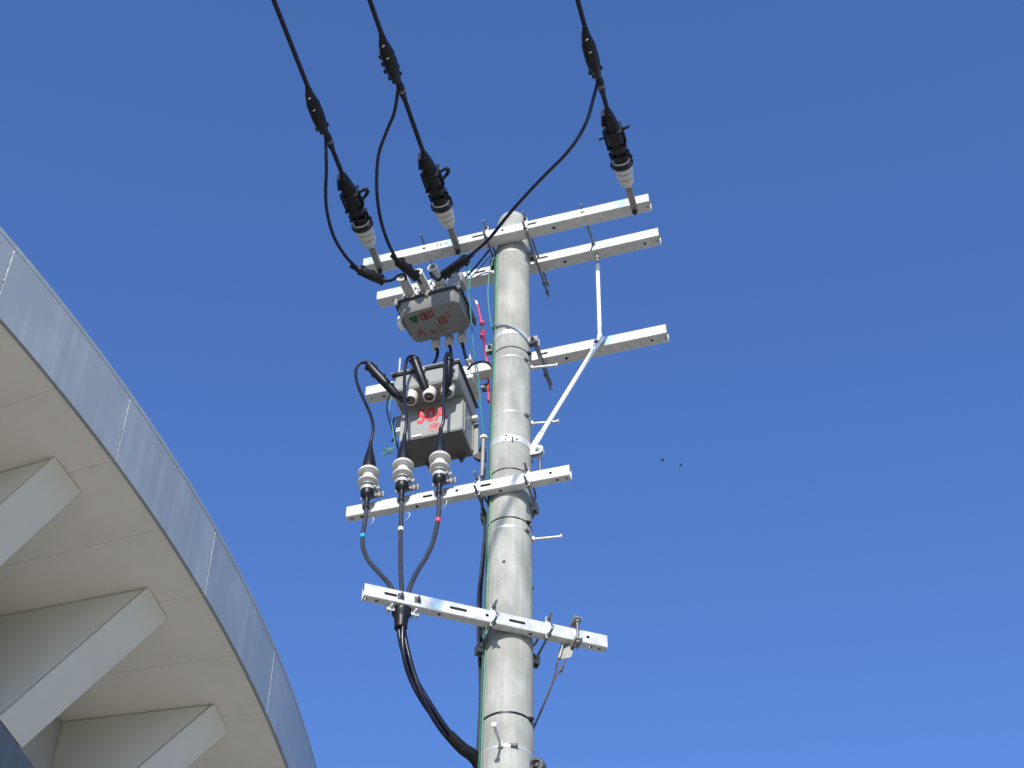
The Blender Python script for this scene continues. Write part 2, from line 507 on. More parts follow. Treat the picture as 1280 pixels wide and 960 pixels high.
def strap(apex_y, px, h, t, m, name='strap', tilt=(0, 0), buckle=None, parent=pole):
    p, n = surf(px, apex_y)
    o = MB().band(p.z, pole_r(p.z) - 0.001, h, t, tilt=tilt).build(name, m, parent, 30)
    if buckle is not None:
        th = R(buckle); d = Vector((math.cos(th), math.sin(th), 0)); tn = Vector((-math.sin(th), math.cos(th), 0))
        c = axis(p.z) + d * (pole_r(p.z) + 0.006)
        dz = tilt[0] * d.x * pole_r(p.z) + tilt[1] * d.y * pole_r(p.z)
        mb = MB().box(c + Z * dz, tn, d, Z, 0.022, 0.011, h + 0.008, 0.002)
        mb.box(c + Z * (dz + 0.004) + d * 0.007 + tn * 0.006, tn, d, Z, 0.007, 0.010, h, 0.001)
        mb.build('buckle', m, o, 30)
    return p.z
strap(312, 640, 0.012, 0.002, 'strapsteel')
strap(433, 639, 0.008, 0.002, 'black', buckle=-30)
strap(585, 637, 0.008, 0.002, 'black')
strap(646, 636, 0.009, 0.002, 'black', buckle=-38)
strap(890, 634, 0.011, 0.0025, 'black', buckle=-33)

def step_bolt(apex_y, ang, length=0.135):
    p, n = surf(638, apex_y)
    z = p.z
    d = Vector((math.cos(R(ang)), math.sin(R(ang)), 0)); tn = Vector((-d.y, d.x, 0))
    r = pole_r(z)
    o = MB().band(z, r - 0.001, 0.011, 0.0022).build('step_strap', 'strapsteel', pole, 30)
    # clamp tongue and buckle on the strap
    th2 = R(ang) + R(26 if ang < -60 else -34)
    d2 = Vector((math.cos(th2), math.sin(th2), 0)); t2 = Vector((-d2.y, d2.x, 0))
    MB().box(axis(z) + d2 * (r + 0.006), t2, d2, Z, 0.03, 0.010, 0.016, 0.002).box(axis(z) + d2 * (r + 0.011) + t2 * 0.01, t2, d2, Z, 0.008, 0.014, 0.012, 0.001).build('buckle', 'bolt', o, 30)
    b = axis(z) + d * (r + 0.002)
    mb = MB().box(b + d * 0.006, tn, d, Z, 0.022, 0.012, 0.026, 0.003)
    mb.cyl(b + d * 0.008, b + d * length, 0.0062, seg=14)
    mb.lathe(b + d * length, d, [(0, 0.0065), (0.001, 0.0125), (0.007, 0.0125), (0.009, 0.010)], 16)
    mb.build('step_bolt', 'galv', pole, 35)
step_bolt(444, -8)
step_bolt(513, -7)
step_bolt(657, -8)
step_bolt(932, -101, 0.14)

# ------------------------------------------------------------------ crossarms
def rrect(w, h, c, seg=3):
    pts = []
    for cx, cy, a in ((w - c, h - c, 0), (c, h - c, 90), (c, c, 180), (w - c, c, 270)):
        for i in range(seg + 1):
            t = R(a + 90 * i / seg)
            pts.append((cx + c * math.cos(t), cy + c * math.sin(t)))
    return pts

def crossarm(label, Lp, Rp, h, d, slots=(), fholes=(), bholes=(), clamps=None, front=True, tape=(), name='crossarm', through=None):
    Lp, Rp = Vector(Lp), Vector(Rp)
    ex = (Rp - Lp).normalized(); L = (Rp - Lp).length
    en = Vector((ex.y, -ex.x, 0))             # towards the viewer
    t = thing(name, label, 'crossarm', (Lp + Rp) / 2, 'crossarms on the pole')
    o = ORG[t]
    def s_of(px):
        a, b = -0.1, L + 0.1
        for _ in range(50):
            m = (a + b) / 2
            if proj(Lp + ex * m + Z * h * 0.5)[0] < px: a = m
            else: b = m
        return (a + b) / 2
    # hollow square tube
    mb = MB()
    outer, inner = rrect(d, h, 0.006), rrect(d - 0.007, h - 0.007, 0.004)
    def pt(s, q, off): return Lp + ex * s - en * (q[0] + off) + Z * (q[1] + off)
    ro = [[mb.bm.verts.new(pt(s, q, 0)) for q in outer] for s in (0, L)]
    ri = [[mb.bm.verts.new(pt(s, q, 0.0035)) for q in inner] for s in (0, L)]
    n = len(outer)
    for i in range(n):
        j = (i + 1) % n
        mb.bm.faces.new((ro[0][i], ro[0][j], ro[1][j], ro[1][i]))
        mb.bm.faces.new((ri[0][j], ri[0][i], ri[1][i], ri[1][j]))
        mb.bm.faces.new((ro[0][j], ro[0][i], ri[0][i], ri[0][j]))
        mb.bm.faces.new((ro[1][i], ro[1][j], ri[1][j], ri[1][i]))
    beam = mb.build('beam', 'galv', t, 32)
    # punched slots and holes, cut through the walls
    cut = MB()
    for x0, x1 in slots:
        a, b = s_of(x0), s_of(x1)
        prof = [(a, -0.008)] + [(b - 0.008 + 0.008 * math.sin(R(w)), -0.008 * math.cos(R(w))) for w in range(0, 181, 45)] + [(a + 0.008 - 0.008 * math.sin(R(w)), 0.008 * math.cos(R(w))) for w in range(0, 181, 45)]
        prof = prof[1:]
        cut.prism(prof, Lp + Z * h * 0.5 + en * 0.01, ex, Z, -en, 0.03)
    for x in fholes:
        s = s_of(x); c = Lp + ex * s + Z * h * 0.5
        cut.cyl(c + en * 0.01, c - en * 0.02, 0.0085, seg=12)
    for x in bholes:
        s = s_of(x); c = Lp + ex * s - en * d * 0.5
        cut.cyl(c - Z * 0.01, c + Z * 0.02, 0.009, seg=12)
    co = cut.build('cutter', 'galv', t, 0)
    md = beam.modifiers.new('cut', 'BOOLEAN'); md.object = co; md.operation = 'DIFFERENCE'; md.solver = 'EXACT'
    dg = bpy.context.evaluated_depsgraph_get(); dg.update()
    me = bpy.data.meshes.new_from_object(beam.evaluated_get(dg))
    beam.modifiers.clear(); old = beam.data; beam.data = me; me.name = 'beam'
    me.shade_smooth(); me.set_sharp_from_angle(angle=R(32))
    bpy.data.objects.remove(co)
    for x, w in tape:
        s = s_of(x)
        MB().box(Lp + ex * s + Z * h * 0.5 + en * 0.0006, ex, en, Z, w, 0.0012, h - 0.013).build('film_patch', 'film', t, 0)
    # two U-bolts round the pole with a clamp plate on each side
    if clamps:
        ss = [s_of(x) for x in clamps]
        face = 0.0 if front else -d              # outer face of the arm, along en from Lp
        sg = 1 if front else -1
        pc = axis(Lp.z + h / 2); pc.z = 0
        if through:
            for s in ss:
                for zz in (h + 0.011, -0.011):
                    q = Lp + ex * s + Z * zz
                    m2 = MB().cyl(q + en * 0.062, q - en * through, 0.0062, seg=12)
                    m2.nut(q + en * 0.006, en, 0.0118, 0.011).nut(q - en * (through - 0.10), -en, 0.0118, 0.011)
                    m2.nut(q - en * (through - 0.035), -en, 0.0118, 0.011)
                    m2.build('through_bolt', 'bolt', t, 40)
        for zz, nm in () if through else ((h + 0.011, 'u_bolt'), (-0.011, 'u_bolt')):
            zc = Lp.z + zz
            ends = []
            for s in ss:
                q = Lp + ex * s + en * face; q.z = zc
                ends.append(q)
            c = axis(zc)
            mid = [Vector((c.x, c.y, zc)) + ex * ((e - c).dot(ex)) for e in ends]
            rx = [(e - c).dot(ex) for e in ends]
            rr = pole_r(zc) + 0.008
            path = [ends[0] + en * sg * 0.058, mid[0] + en * sg * 0.02]
            for w in range(0, 181, 20):
                cw = math.cos(R(w))
                ux = rx[0] * cw if cw > 0 else -rx[1] * cw
                path.append(c + ex * ux - en * sg * rr * math.sin(R(w)))
            path += [mid[1] + en * sg * 0.02, ends[1] + en * sg * 0.058]
            m2 = MB().tube(path, 0.0058, 10, 4)
            for e in ends:
                m2.nut(e + en * sg * 0.006, en * sg, 0.0115, 0.011)
            m2.build(nm, 'bolt', t, 40)
        for s in ss:
            q = Lp + ex * s + en * face + Z * h / 2
            MB().box(q + en * sg * 0.0035, ex, en, Z, 0.026, 0.006, h + 0.05, 0.0015).build('clamp_plate', 'galv', t, 30)
        # saddle straps between arm and pole with bolted lugs
        for s in ss:
            q = axis(Lp.z) + ex * ((Lp + ex * s - axis(Lp.z)).dot(ex)); q.z = Lp.z - 0.02
            side = 1 if (q - axis(q.z)).dot(ex) > 0 else -1
            w = axis(q.z) + ex * side * (pole_r(q.z) + 0.018); w.z = Lp.z - 0.032
            m3 = MB()
            m3.box(w + en * 0.018, ex, en, Z, 0.030, 0.005, 0.048, 0.001)
            m3.box(w - en * 0.018, ex, en, Z, 0.034, 0.005, 0.048, 0.001)
            m3.box(w + ex * side * 0.012, ex, en, Z, 0.005, 0.034, 0.048, 0.001)
            m3.cyl(w + en * 0.035 + Z * 0.006, w - en * 0.045 + Z * 0.006, 0.0055, seg=10)
            m3.nut(w + en * 0.022 + Z * 0.006, en, 0.011, 0.010)
            m3.build('clamp_lug', 'bracket', t, 30)
        MB().band(Lp.z - 0.032, pole_r(Lp.z) + 0.001, 0.045, 0.004, a0=8, a1=172).build('pole_clamp', 'bracket', t, 30)
    t['L'] = 0
    del t['L']
    return t, Lp, ex, en, s_of

A1 = crossarm('topmost long galvanised crossarm in front of the pole, carrying three dead-end insulators', (-.857, .063, 9.569), (.762, -.398, 9.569), .072, .075,
              slots=((590, 606), (659, 671)), fholes=(530, 628, 728), bholes=(690, 807, 500), clamps=(608, 657), through=0.50, tape=((776, 0.045), (466, 0.05), (562, 0.03)))
A2 = crossarm('long galvanised crossarm behind the pole top, directly below the topmost crossarm', (-.794, .335, 9.599), (.833, -.1356, 9.599), .075, .075,
              slots=((592, 607), (673, 685)), bholes=(491, 704, 804, 819), front=False)
A3 = crossarm('long galvanised crossarm behind the pole where the white braces meet', (-.809, .338, 8.769), (.8245, -.1158, 8.769), .073, .072,
              slots=((673, 685),), bholes=(463, 478, 706, 813, 829), front=False, tape=((759, 0.045),))
A5 = crossarm('short galvanised crossarm in front of the pole carrying three cable terminations', (-.815, .058, 7.578), (.276, -.2344, 7.578), .071, .045,
              slots=((528, 541), (600, 614)), fholes=(571, 688), bholes=(439, 451, 520, 624, 695, 707), clamps=(597, 659))
A6 = crossarm('lowest galvanised crossarm sloping down to the right across the pole', (-.646, -.3756, 6.693), (.431, -.0189, 6.693), .072, .045,
              slots=((480, 497), (562, 584), (636, 657)), fholes=(609, 735), bholes=(460, 473, 551, 665, 740, 751), clamps=(616, 685), tape=((545, 0.05),))

# spacer bolts tying the two top arms together
for px, py in ((742, 306), (545, 342)):
    q = pk(px, py, -0.10)
    mb = MB().cyl(q - N * 0.10, q + N * 0.30, 0.0062, seg=12)
    mb.nut(q + N * 0.004, N, 0.012, 0.01); mb.nut(q + N * 0.19, N, 0.012, 0.01)
    mb.build('spacer_bolt', 'bolt', A1[0], 40)
# stamped size marks on the topmost arm
for px in (547, 550.5, 552.5, 556.5, 558.5, 575):
    s = A1[4](px); q = A1[1] + A1[2] * s + Z * 0.034 + A1[3] * 0.0008
    MB().box(q, A1[2], A1[3], Z, 0.0045, 0.001, 0.02).build('stamp_mark', 'ink', A1[0], 0)
# square washer bolts on the lowest arm
for px in (501, 522):
    s = A6[4](px); q = A6[1] + A6[2] * s + Z * 0.036
    MB().box(q + A6[3] * 0.003, A6[2], A6[3], Z, 0.03, 0.005, 0.03, 0.001).nut(q + A6[3] * 0.0055, A6[3], 0.010, 0.009).cyl(q, q + A6[3] * 0.03, 0.005, seg=10).build('washer_bolt', 'bolt', A6[0], 35)

# ------------------------------------------------------------------ braces
def rod(mb, a, b, r): return mb.cyl(a, b, r, seg=16)
bt, bb = pk(746.5, 318, -0.135), pk(750, 424, -0.10)
br = thing('vertical_brace', 'white upright brace rod between two long crossarms right of the pole', 'brace', bb)
dv = (bb - bt).normalized()
MB().cyl(bt + dv * 0.10, bb - dv * 0.03, 0.0115, seg=18).build('tube', 'whitepaint', br, 40)
MB().cyl(bt, bt + dv * 0.04, 0.010, seg=14).cyl(bt + dv * 0.035, bt + dv * 0.045, 0.0155, seg=14).cyl(bt + dv * 0.045, bt + dv * 0.105, 0.0095, seg=14).build('threaded_end', 'bracket', br, 40)
MB().box(bb + N * 0.004, A, N, Z, 0.026, 0.006, 0.07, 0.002).build('foot_plate', 'whitepaint', br, 30)

d0, d1 = pk(752, 421, -0.085), pk(665, 561, 0.0)
di = thing('diagonal_brace', 'white diagonal brace running from crossarm down to a steel band on the pole', 'brace', d1)
dd = (d1 - d0).normalized(); LB = (d1 - d0).length
mb = MB()
w = dd.cross(N).normalized()
mb.cyl(d0 + dd * 0.12, d0 + dd * LB * 0.86, 0.012, seg=18)
mb.build('tube', 'whitepaint', di, 40)
mb = MB().hull([d0 + w * s * a + N * q + dd * l for s in (-1, 1) for q in (-0.004, 0.004) for a, l in ((0.017, 0.0), (0.017, 0.07), (0.012, 0.135))])
mb.build('flattened_end', 'whitepaint', di, 30)
mb = MB().hull([d0 + w * s * a + N * q + dd * l for s in (-1, 1) for q in (-0.004, 0.004) for a, l in ((0.012, LB * 0.85), (0.016, LB * 0.9), (0.016, LB))])
mb.build('flattened_end', 'whitepaint', di, 30)
q = pk(745, 427, -0.075)
MB().cyl(q - N * 0.02, q + N * 0.004, 0.013, seg=16).nut(q + N * 0.004, N, 0.011, 0.008).build('bolt', 'bolt', di, 35)

pb, nb = surf(637, 547)
zb = pb.z
bd = thing('brace_band', 'wide galvanised steel band with slot and lugs holding the diagonal brace', 'pole band', axis(zb))
rb = pole_r(zb)
MB().band(zb, rb - 0.001, 0.045, 0.0035).build('band', 'galv', bd, 30)
for side in (1,):
    e = Vector((side * 0.97, -0.24, 0)).normalized(); c = axis(zb) + e * (rb + 0.03)
    tn = Vector((-e.y, e.x, 0)); c.z = zb - 0.02
    mb = MB()
    for off in (-0.012, 0.012):
        poly = [(-0.035, -0.03), (0.008, -0.03)] + [(0.008 + 0.03 * math.cos(R(w)), 0.03 * math.sin(R(w))) for w in range(-80, 81, 20)] + [(0.008, 0.03), (-0.035, 0.03)]
        mb.prism(poly, c + tn * off, e, Z, tn, 0.005)
    mb.cyl(c + e * 0.008 - tn * 0.03, c + e * 0.008 + tn * 0.035, 0.007, seg=12)
    mb.nut(c + e * 0.008 + tn * -0.012, tn * -1 if side > 0 else tn, 0.013, 0.011)
    mb.build('lug', 'galv', bd, 35)
for px, w_, h_ in ((640.5, 0.007, 0.036), (633, 0.012, 0.007), (646, 0.008, 0.008), (632, 0.008, 0.007)):
    p, n = surf(px, 549 if w_ != 0.012 else 544.5, 0.003)
    tn = Vector((-n.y, n.x, 0))
    MB().box(p + n * 0.0008, tn, n, Z, w_, 0.0016, h_).build('slot', 'hole', bd, 0)
e = pk(675, 576, 0.02)
MB().cyl(e + Z * 0.03, e - Z * 0.12, 0.008, seg=10).build('hanging_bolt', 'bolt', bd, 40)

# front band of the third crossarm
pb, nb = surf(638, 414)
MB().band(pb.z, pole_r(pb.z) - 0.001, 0.034, 0.003, a0=180, a1=360).build('front_band', 'galv', A3[0], 30)
for side, (px, py) in ((1, (667, 427)), (-1, (613.5, 437))):
    c = pk(px, py, 0.01)
    mb = MB().box(c + N * 0.014, A, N, Z, 0.056, 0.005, 0.055, 0.002).box(c - N * 0.014, A, N, Z, 0.062, 0.005, 0.055, 0.002)
    rb_ = MB().cyl(c + N * 0.04, c - N * 0.36, 0.006, seg=10).cyl(c + N * 0.04 + A * 0.02 - Z * 0.035, c - N * 0.30 + A * 0.02 - Z * 0.035, 0.006, seg=10).nut(c - N * 0.26, N, 0.012, 0.014).nut(c + N * 0.018, N, 0.012, 0.011)
    rb_.build('clamp_bolt', 'bolt', A3[0], 40)
    mb.build('clamp_lug', 'bracket', A3[0], 35)

# ------------------------------------------------------------------ overhead line: dead-end insulators, wires, branch covers
DL = R(-14.6)
DW = Vector((math.sin(DL), -math.cos(DL), 0))          # direction of the line, towards and over the viewer
WX = Vector((-DW.y, DW.x, 0))
names = ('left', 'middle', 'right')
def at_z(px, py, z):
    d = ray(px, py); return CAM + d * ((z - CAM.z) / d.z)
starts = [at_z(474.5, 336, 9.553), at_z(572, 312, 9.553), at_z(793, 262, 9.553)]
tops = [at_z(342, 0, 9.553), at_z(462, 0, 9.553), at_z(722, 0, 9.553)]
ins_lab = ('white dead-end insulator with black clamp cover at the left end of the topmost crossarm',
           'white dead-end insulator with black clamp cover between left end of the topmost crossarm and pole',
           'white dead-end insulator with black clamp cover at the right end of the topmost crossarm')
wire_lab = ('black overhead wire ending at the leftmost dead-end insulator', 'black overhead wire ending at the middle dead-end insulator', 'black overhead wire ending at the rightmost dead-end insulator')
cov_lab = ('black branch cover on the leftmost overhead wire', 'black branch cover on the middle overhead wire, highest left of centre', 'black branch cover on the rightmost overhead wire')
LINE = []
for i in range(3):
    p0 = starts[i]
    D = (tops[i] - p0).normalized()
    X = Vector((-D.y, D.x, 0)).normalized()         # sideways
    if X.x < 0: X = -X
    LINE.append((p0, D, X))
    t = thing('dead_end_insulator', ins_lab[i], 'insulator', p0, 'dead-end insulators')
    # steel strap: a folded flat bar bolted under the arm
    mb = MB()
    mb.box(p0 + D * 0.085 - Z * 0.004, X, D, Z, 0.034, 0.20, 0.006, 0.0015)
    mb.box(p0 + D * 0.10 + X * 0.0155 + Z * 0.012, X, D, Z, 0.005, 0.14, 0.028, 0.001)
    mb.build('strap', 'bracket', t, 30)
    MB().cyl(p0 - D * 0.006 - Z * 0.030, p0 - D * 0.006 + Z * 0.02, 0.010, seg=12).nut(p0 - D * 0.006 - Z * 0.02, Z, 0.016, 0.013).build('bolt', 'hole', t, 35)
    MB().cyl(p0 + D * 0.155 - Z * 0.02, p0 + D * 0.155 + Z * 0.03, 0.006, seg=10).build('pin', 'bolt', t, 35)
    # porcelain bell with grooves
    s0 = 0.165
    prof = [(0, 0.012), (0.002, 0.022), (0.018, 0.027), (0.022, 0.036)]
    for g_ in range(3):
        b_ = 0.024 + g_ * 0.042
        r_ = 0.040 + g_ * 0.0055
        prof += [(b_, r_ - 0.009), (b_ + 0.004, r_ - 0.003), (b_ + 0.012, r_ + 0.002), (b_ + 0.030, r_ + 0.004), (b_ + 0.036, r_ + 0.001), (b_ + 0.039, r_ - 0.008)]
    prof += [(0.155, 0.05), (0.157, 0.03)]
    MB().lathe(p0 + D * s0, D, prof, 32).build('porcelain', 'porcelain', t, 40)
    # black polymer cover: skirt ring, throat, ribbed body
    MB().lathe(p0 + D * 0.310, D, [(0, 0.030), (0.0, 0.058), (0.006, 0.063), (0.022, 0.063), (0.030, 0.056), (0.034, 0.034)], 28).build('cover_skirt', 'black', t, 40)
    b0 = p0 + D * 0.32
    MB().lathe(p0 + D * 0.332, D, [(0, 0.046), (0.012, 0.0505), (0.018, 0.049), (0.019, 0.03)], 28).build('inner_lip', 'porcelain', t, 40)
    mb = MB()
    secs = [(0.0, 0.044, 0.046), (0.05, 0.041, 0.044), (0.09, 0.038, 0.043), (0.12, 0.048, 0.050), (0.23, 0.043, 0.047), (0.30, 0.031, 0.036), (0.345, 0.021, 0.026), (0.37, 0.014, 0.016)]
    rings = []
    for s, rx, rz in secs:
        rings.append([b0 + D * s + X * rx * math.copysign(abs(math.cos(R(w))) ** 0.7, math.cos(R(w))) + Z * rz * math.copysign(abs(math.sin(R(w))) ** 0.7, math.sin(R(w))) for w in range(0, 360, 18)])
    mb.rings(rings)
    mb.build('clamp_cover', 'black', t, 40)
    for s, sx in ((0.14, 0.106), (0.235, 0.100), (0.075, 0.094)):
        MB().box(b0 + D * s, X, D, Z, sx, 0.010, 0.106, 0.002).build('cover_rib', 'black', t, 30)
    for s in (0.285, 0.305, 0.325, 0.345):
        MB().box(b0 + D * s - X * 0.012, X, D, Z, 0.078 - (s - .285) * 0.5, 0.008, 0.066, 0.001).build('nose_rib', 'black', t, 30)
    # side seams with snap lugs
    for sgn in (-1, 1):
        MB().box(b0 + D * 0.07 + X * sgn * 0.046, X, D, Z, 0.022, 0.035, 0.008, 0.002).build('snap_lug', 'black', t, 30)
        MB().box(b0 + D * 0.19 + X * sgn * 0.051 - Z * 0.008, X, D, Z, 0.014, 0.10, 0.010, 0.002).build('side_seam', 'black', t, 30)
        MB().box(b0 + D * (0.02 + 0.02 * sgn) + X * sgn * 0.054, X, D, Z, 0.022, 0.02, 0.012, 0.002).build('snap_lug', 'black', t, 30)
    mb = MB()
    if i < 2:      # pull ring on the right-hand side
        h0 = b0 + D * 0.215 + X * 0.048
        mb.tube([h0 - X * 0.01, h0 + X * 0.025 + D * 0.014, h0 + X * 0.046 + D * 0.018, h0 + X * 0.050 + D * 0.002, h0 + X * 0.040 - D * 0.016, h0 + X * 0.012 - D * 0.038, h0 - X * 0.008 - D * 0.055], [0.007, 0.008, 0.011, 0.0115, 0.0105, 0.008, 0.008], 8, 3)
    else:
        h0 = b0 + D * 0.21
        mb.box(h0 + X * 0.065 + D * 0.012, (X + D * 0.25).normalized(), (D - X * 0.25).normalized(), Z, 0.055, 0.010, 0.02, 0.002)
        mb.box(h0 - X * 0.062 - D * 0.02, (X + D * 0.2).normalized(), (D - X * 0.2).normalized(), Z, 0.05, 0.009, 0.016, 0.002)
    mb.build('pull_ring', 'black', t, 40)
    # the wire runs on over the viewer's head with a little sag
    wpts = []
    for s in (0.64, 0.9, 1.3, 1.9, 3.0, 5.0, 8.0, 12.0, 18.0, 26.0):
        wpts.append(p0 + D * s - Z * (0.0 if s < 2 else 0.004 * (s - 2) * max(0.2, (1 - (s - 2) / 30))))
    wt = MB().tube(wpts, 0.0128, 12, 5).build('overhead_wire', 'cable', None, 40, org=wpts[0])
    prop(wt, wire_lab[i], 'wire', 'overhead wires')

# branch covers
JOINT = []
spans = ((at_z(400.5, 164, 9.553), at_z(381, 112, 9.553)), (at_z(489, 101, 9.553), at_z(475, 46, 9.553)), (at_z(745, 93, 9.553), at_z(732, 37, 9.553)))
for i, (a, b) in enumerate(spans):
    p0, D, X = LINE[i]
    a = p0 + D * (a - p0).dot(D); b = p0 + D * (b - p0).dot(D); L = (b - a).length
    t = thing('branch_cover', cov_lab[i], 'wire cover', a, 'branch covers on the overhead wires')
    off = -X * 0.006 - Z * 0.006
    secs = [(-0.02, .016, .018), (0.0, .020, .024), (0.04, .033, .036), (0.10, .038, .040), (L - 0.09, .037, .039), (L - 0.03, .024, .028), (L, .017, .018), (L + 0.015, .0145, .0145)]
    mb = MB().rings([[a + D * s + off * (1 if 0 < s < L else 0.3) + X * rx * math.cos(R(w)) + Z * rz * math.sin(R(w)) for w in range(0, 360, 20)] for s, rx, rz in secs])
    mb.build('shell', 'black', t, 40)
    mb = MB()
    for s in ((0.02, 0.065, 0.11, 0.155, 0.20) if i == 1 else (0.02,)):
        if s < L - 0.075:
            mb.box(a + D * s - X * (0.040 if s > 0.05 else 0.030) + off, X, D, Z, 0.018, 0.024, 0.012, 0.003)
            mb.box(a + D * (s + 0.015) + X * 0.036 + off, X, D, Z, 0.008, 0.02, 0.012, 0.002)
    mb.box(a - X * 0.016 - D * 0.005 + off, X, D, Z, 0.018, 0.026, 0.014, 0.003)
    mb.build('snap_lugs', 'black', t, 30)
    mb = MB()
    for s in (L * 0.88, L * 0.6):
        mb.box(a + D * s - Z * 0.040 + off + X * 0.004, (X + D * .4).normalized(), (D - X * .4).normalized(), Z, 0.016, 0.007, 0.004, 0.001)
    mb.build('catch', 'strapsteel', t, 30)
    # taped joint where the drop lead leaves
    e = a - D * 0.075
    MB().tube([e + D * 0.06, e + D * 0.03, e, e - D * 0.05], [0.016, 0.022, 0.022, 0.015], 12, 3).build('taped_joint', 'cable', t, 40)
    MB().cyl(e - D * 0.004, e + D * 0.012, 0.0232, seg=16).build('tie', 'bolt', t, 40)
    JOINT.append(e - X * 0.010 - Z * 0.006 + D * 0.03)

# ------------------------------------------------------------------ drop leads
def path(*pts):
    return [pk(x, y, k) if k > -5 else surf(x, y, k + 10)[0] for x, y, k in pts]     # k = -10 + offset: on the pole's skin
def lead(label, pts, sleeve, tail, r=0.0092):
    P = [JOINT.pop(0)] + path(*pts[1:])
    t = thing('drop_lead', label, 'cable', P[-1], 'drop leads from the overhead wires to the upper grey switch box')
    MB().tube(P, r, 12, 7).build('cable', 'cable', t, 40)
    s0, s1 = pk(*sleeve[0]), pk(*sleeve[1])
    d = (s1 - s0); L = d.length; d.normalize()
    MB().lathe(s0, d, [(-0.05, 0.0115), (-0.02, 0.013), (0, 0.018), (0.015, 0.026), (L * 0.5, 0.027), (L - 0.012, 0.026), (L, 0.018), (L + 0.004, 0.010)], 22).build('sleeve', 'black', t, 40)
    x, y = frame_of(d)
    view = (CAM - s0).normalized()
    side = d.cross(view).normalized()
    if side.y > 0 or side.z > 0: side = -side
    mb = MB()
    for f_ in (0.12, 0.5, 0.85):
        mb.box(s0 + d * L * f_ + side * 0.027, d, side, d.cross(side), 0.02, 0.014, 0.018, 0.003)
    mb.lathe(s0 + d * L * 0.03, d, [(0, 0.0275), (0.012, 0.0285), (0.014, 0.0265)], 22)
    mb.lathe(s0 + d * L * 0.93, d, [(0, 0.0265), (0.003, 0.0282), (0.01, 0.0265)], 22)
    mb.build('sleeve_lugs', 'black', t, 35)
    if tail:
        MB().tube([s1] + path(*tail), 0.0085, 10, 6).build('tail', 'cable', t, 40)
    return t
lead('black drop lead from the leftmost overhead wire looping down left of the upper grey box',
     ((404, 168, 1.10), (407.5, 190, 1.05), (408, 215, 0.97), (407, 240, 0.88), (409, 266, 0.78), (417, 295, 0.66), (431, 319, 0.54), (447, 336, 0.44)),
     ((448, 337, 0.43), (480, 352, 0.32)), ((490, 350, 0.29), (498, 344.5, 0.265), (505, 343, 0.25), (508, 350, 0.22)))
lead('black drop lead from the middle overhead wire dropping straight to the upper grey box',
     ((497.5, 120, 1.21), (493, 140, 1.17), (483, 165, 1.08), (474, 190, 1.0), (471, 215, 0.92), (471.5, 245, 0.82), (476, 275, 0.70), (485, 303, 0.56), (496, 325, 0.42)),
     ((497, 326, 0.41), (521, 347, 0.265)), ((524, 351, 0.24), (526, 354, 0.21)))
lead('long black drop lead from the rightmost overhead wire crossing in front of the pole top',
     ((745.5, 98, 1.04), (742, 122, 1.0), (734, 150, 0.965), (722, 173, 0.92), (706, 194, 0.87), (684, 216, 0.81), (660, 241, 0.74), (636, 268, 0.65), (610, 300, 0.51), (585, 322, 0.38)),
     ((584, 323, 0.375), (554, 344, 0.27)), ((548, 350, 0.25), (542, 346, 0.245), (538, 341.5, 0.24), (541, 347, 0.21)))

# ------------------------------------------------------------------ upper grey switch box
YB = R(-19.0)
BA = Vector((math.cos(YB), math.sin(YB), 0)); BN = Vector((math.sin(YB), -math.cos(YB), 0))
fl, fr = pk(501, 396, 0.05), pk(572, 376, 0.07)
UW = (fr - fl).length; zb = (fl.z + fr.z) / 2
fc = (fl + fr) / 2; fc.z = zb
UD = 0.215
ub = thing('switch_box', 'upper small grey switch box with red and green markings on its underside', 'switch box', fc - BN * UD / 2, 'grey switch boxes')
def UB(u, k, z): return fc + BA * u + BN * k + Z * z          # k=0 front of the bottom, negative to the back
hw = UW / 2
def octo(hwx, k0, k1, ch, z):
    return [UB(-hwx + ch, k0, z), UB(hwx - ch, k0, z), UB(hwx, k0 - ch, z), UB(hwx, k1 + ch, z), UB(hwx - ch, k1, z), UB(-hwx + ch, k1, z), UB(-hwx, k1 + ch, z), UB(-hwx, k0 - ch, z)]
mb = MB().rings([octo(hw - 0.008, -0.006, -UD, 0.022, 0), octo(hw, 0.006, -UD - 0.004, 0.025, 0.006), octo(hw + 0.012, 0.030, -UD - 0.008, 0.028, 0.045), octo(hw + 0.016, 0.036, -UD - 0.012, 0.03, 0.075)])
mb.build('tub', 'darkgrey', ub, 28)
MB().rings([octo(hw + 0.030, 0.052, -UD - 0.022, 0.03, 0.076), octo(hw + 0.030, 0.052, -UD - 0.022, 0.03, 0.083)]).build('flange', 'gasket', ub, 30)
MB().rings([octo(hw + 0.026, 0.047, -UD - 0.018, 0.03, 0.084), octo(hw + 0.026, 0.047, -UD - 0.018, 0.03, 0.092)]).build('flange_plate', 'greylid', ub, 30)
MB().rings([octo(hw + 0.002, 0.030, -UD + 0.01, 0.02, 0.093), octo(hw + 0.002, 0.030, -UD + 0.01, 0.02, 0.175), octo(hw - 0.03, -0.03, -UD + 0.03, 0.02, 0.215)]).build('housing', 'greylid', ub, 28)
# rim bolts
for u, k in ((-hw - 0.018, 0.040), (hw + 0.018, 0.040), (hw + 0.018, -UD), (-hw - 0.018, -UD), (0, 0.046)):
    MB().cyl(UB(u, k, 0.066), UB(u, k, 0.110), 0.006, seg=10).nut(UB(u, k, 0.092), Z, 0.011, 0.009).nut(UB(u, k, 0.067), Z, 0.011, 0.009).build('rim_bolt', 'strapsteel', ub, 35)
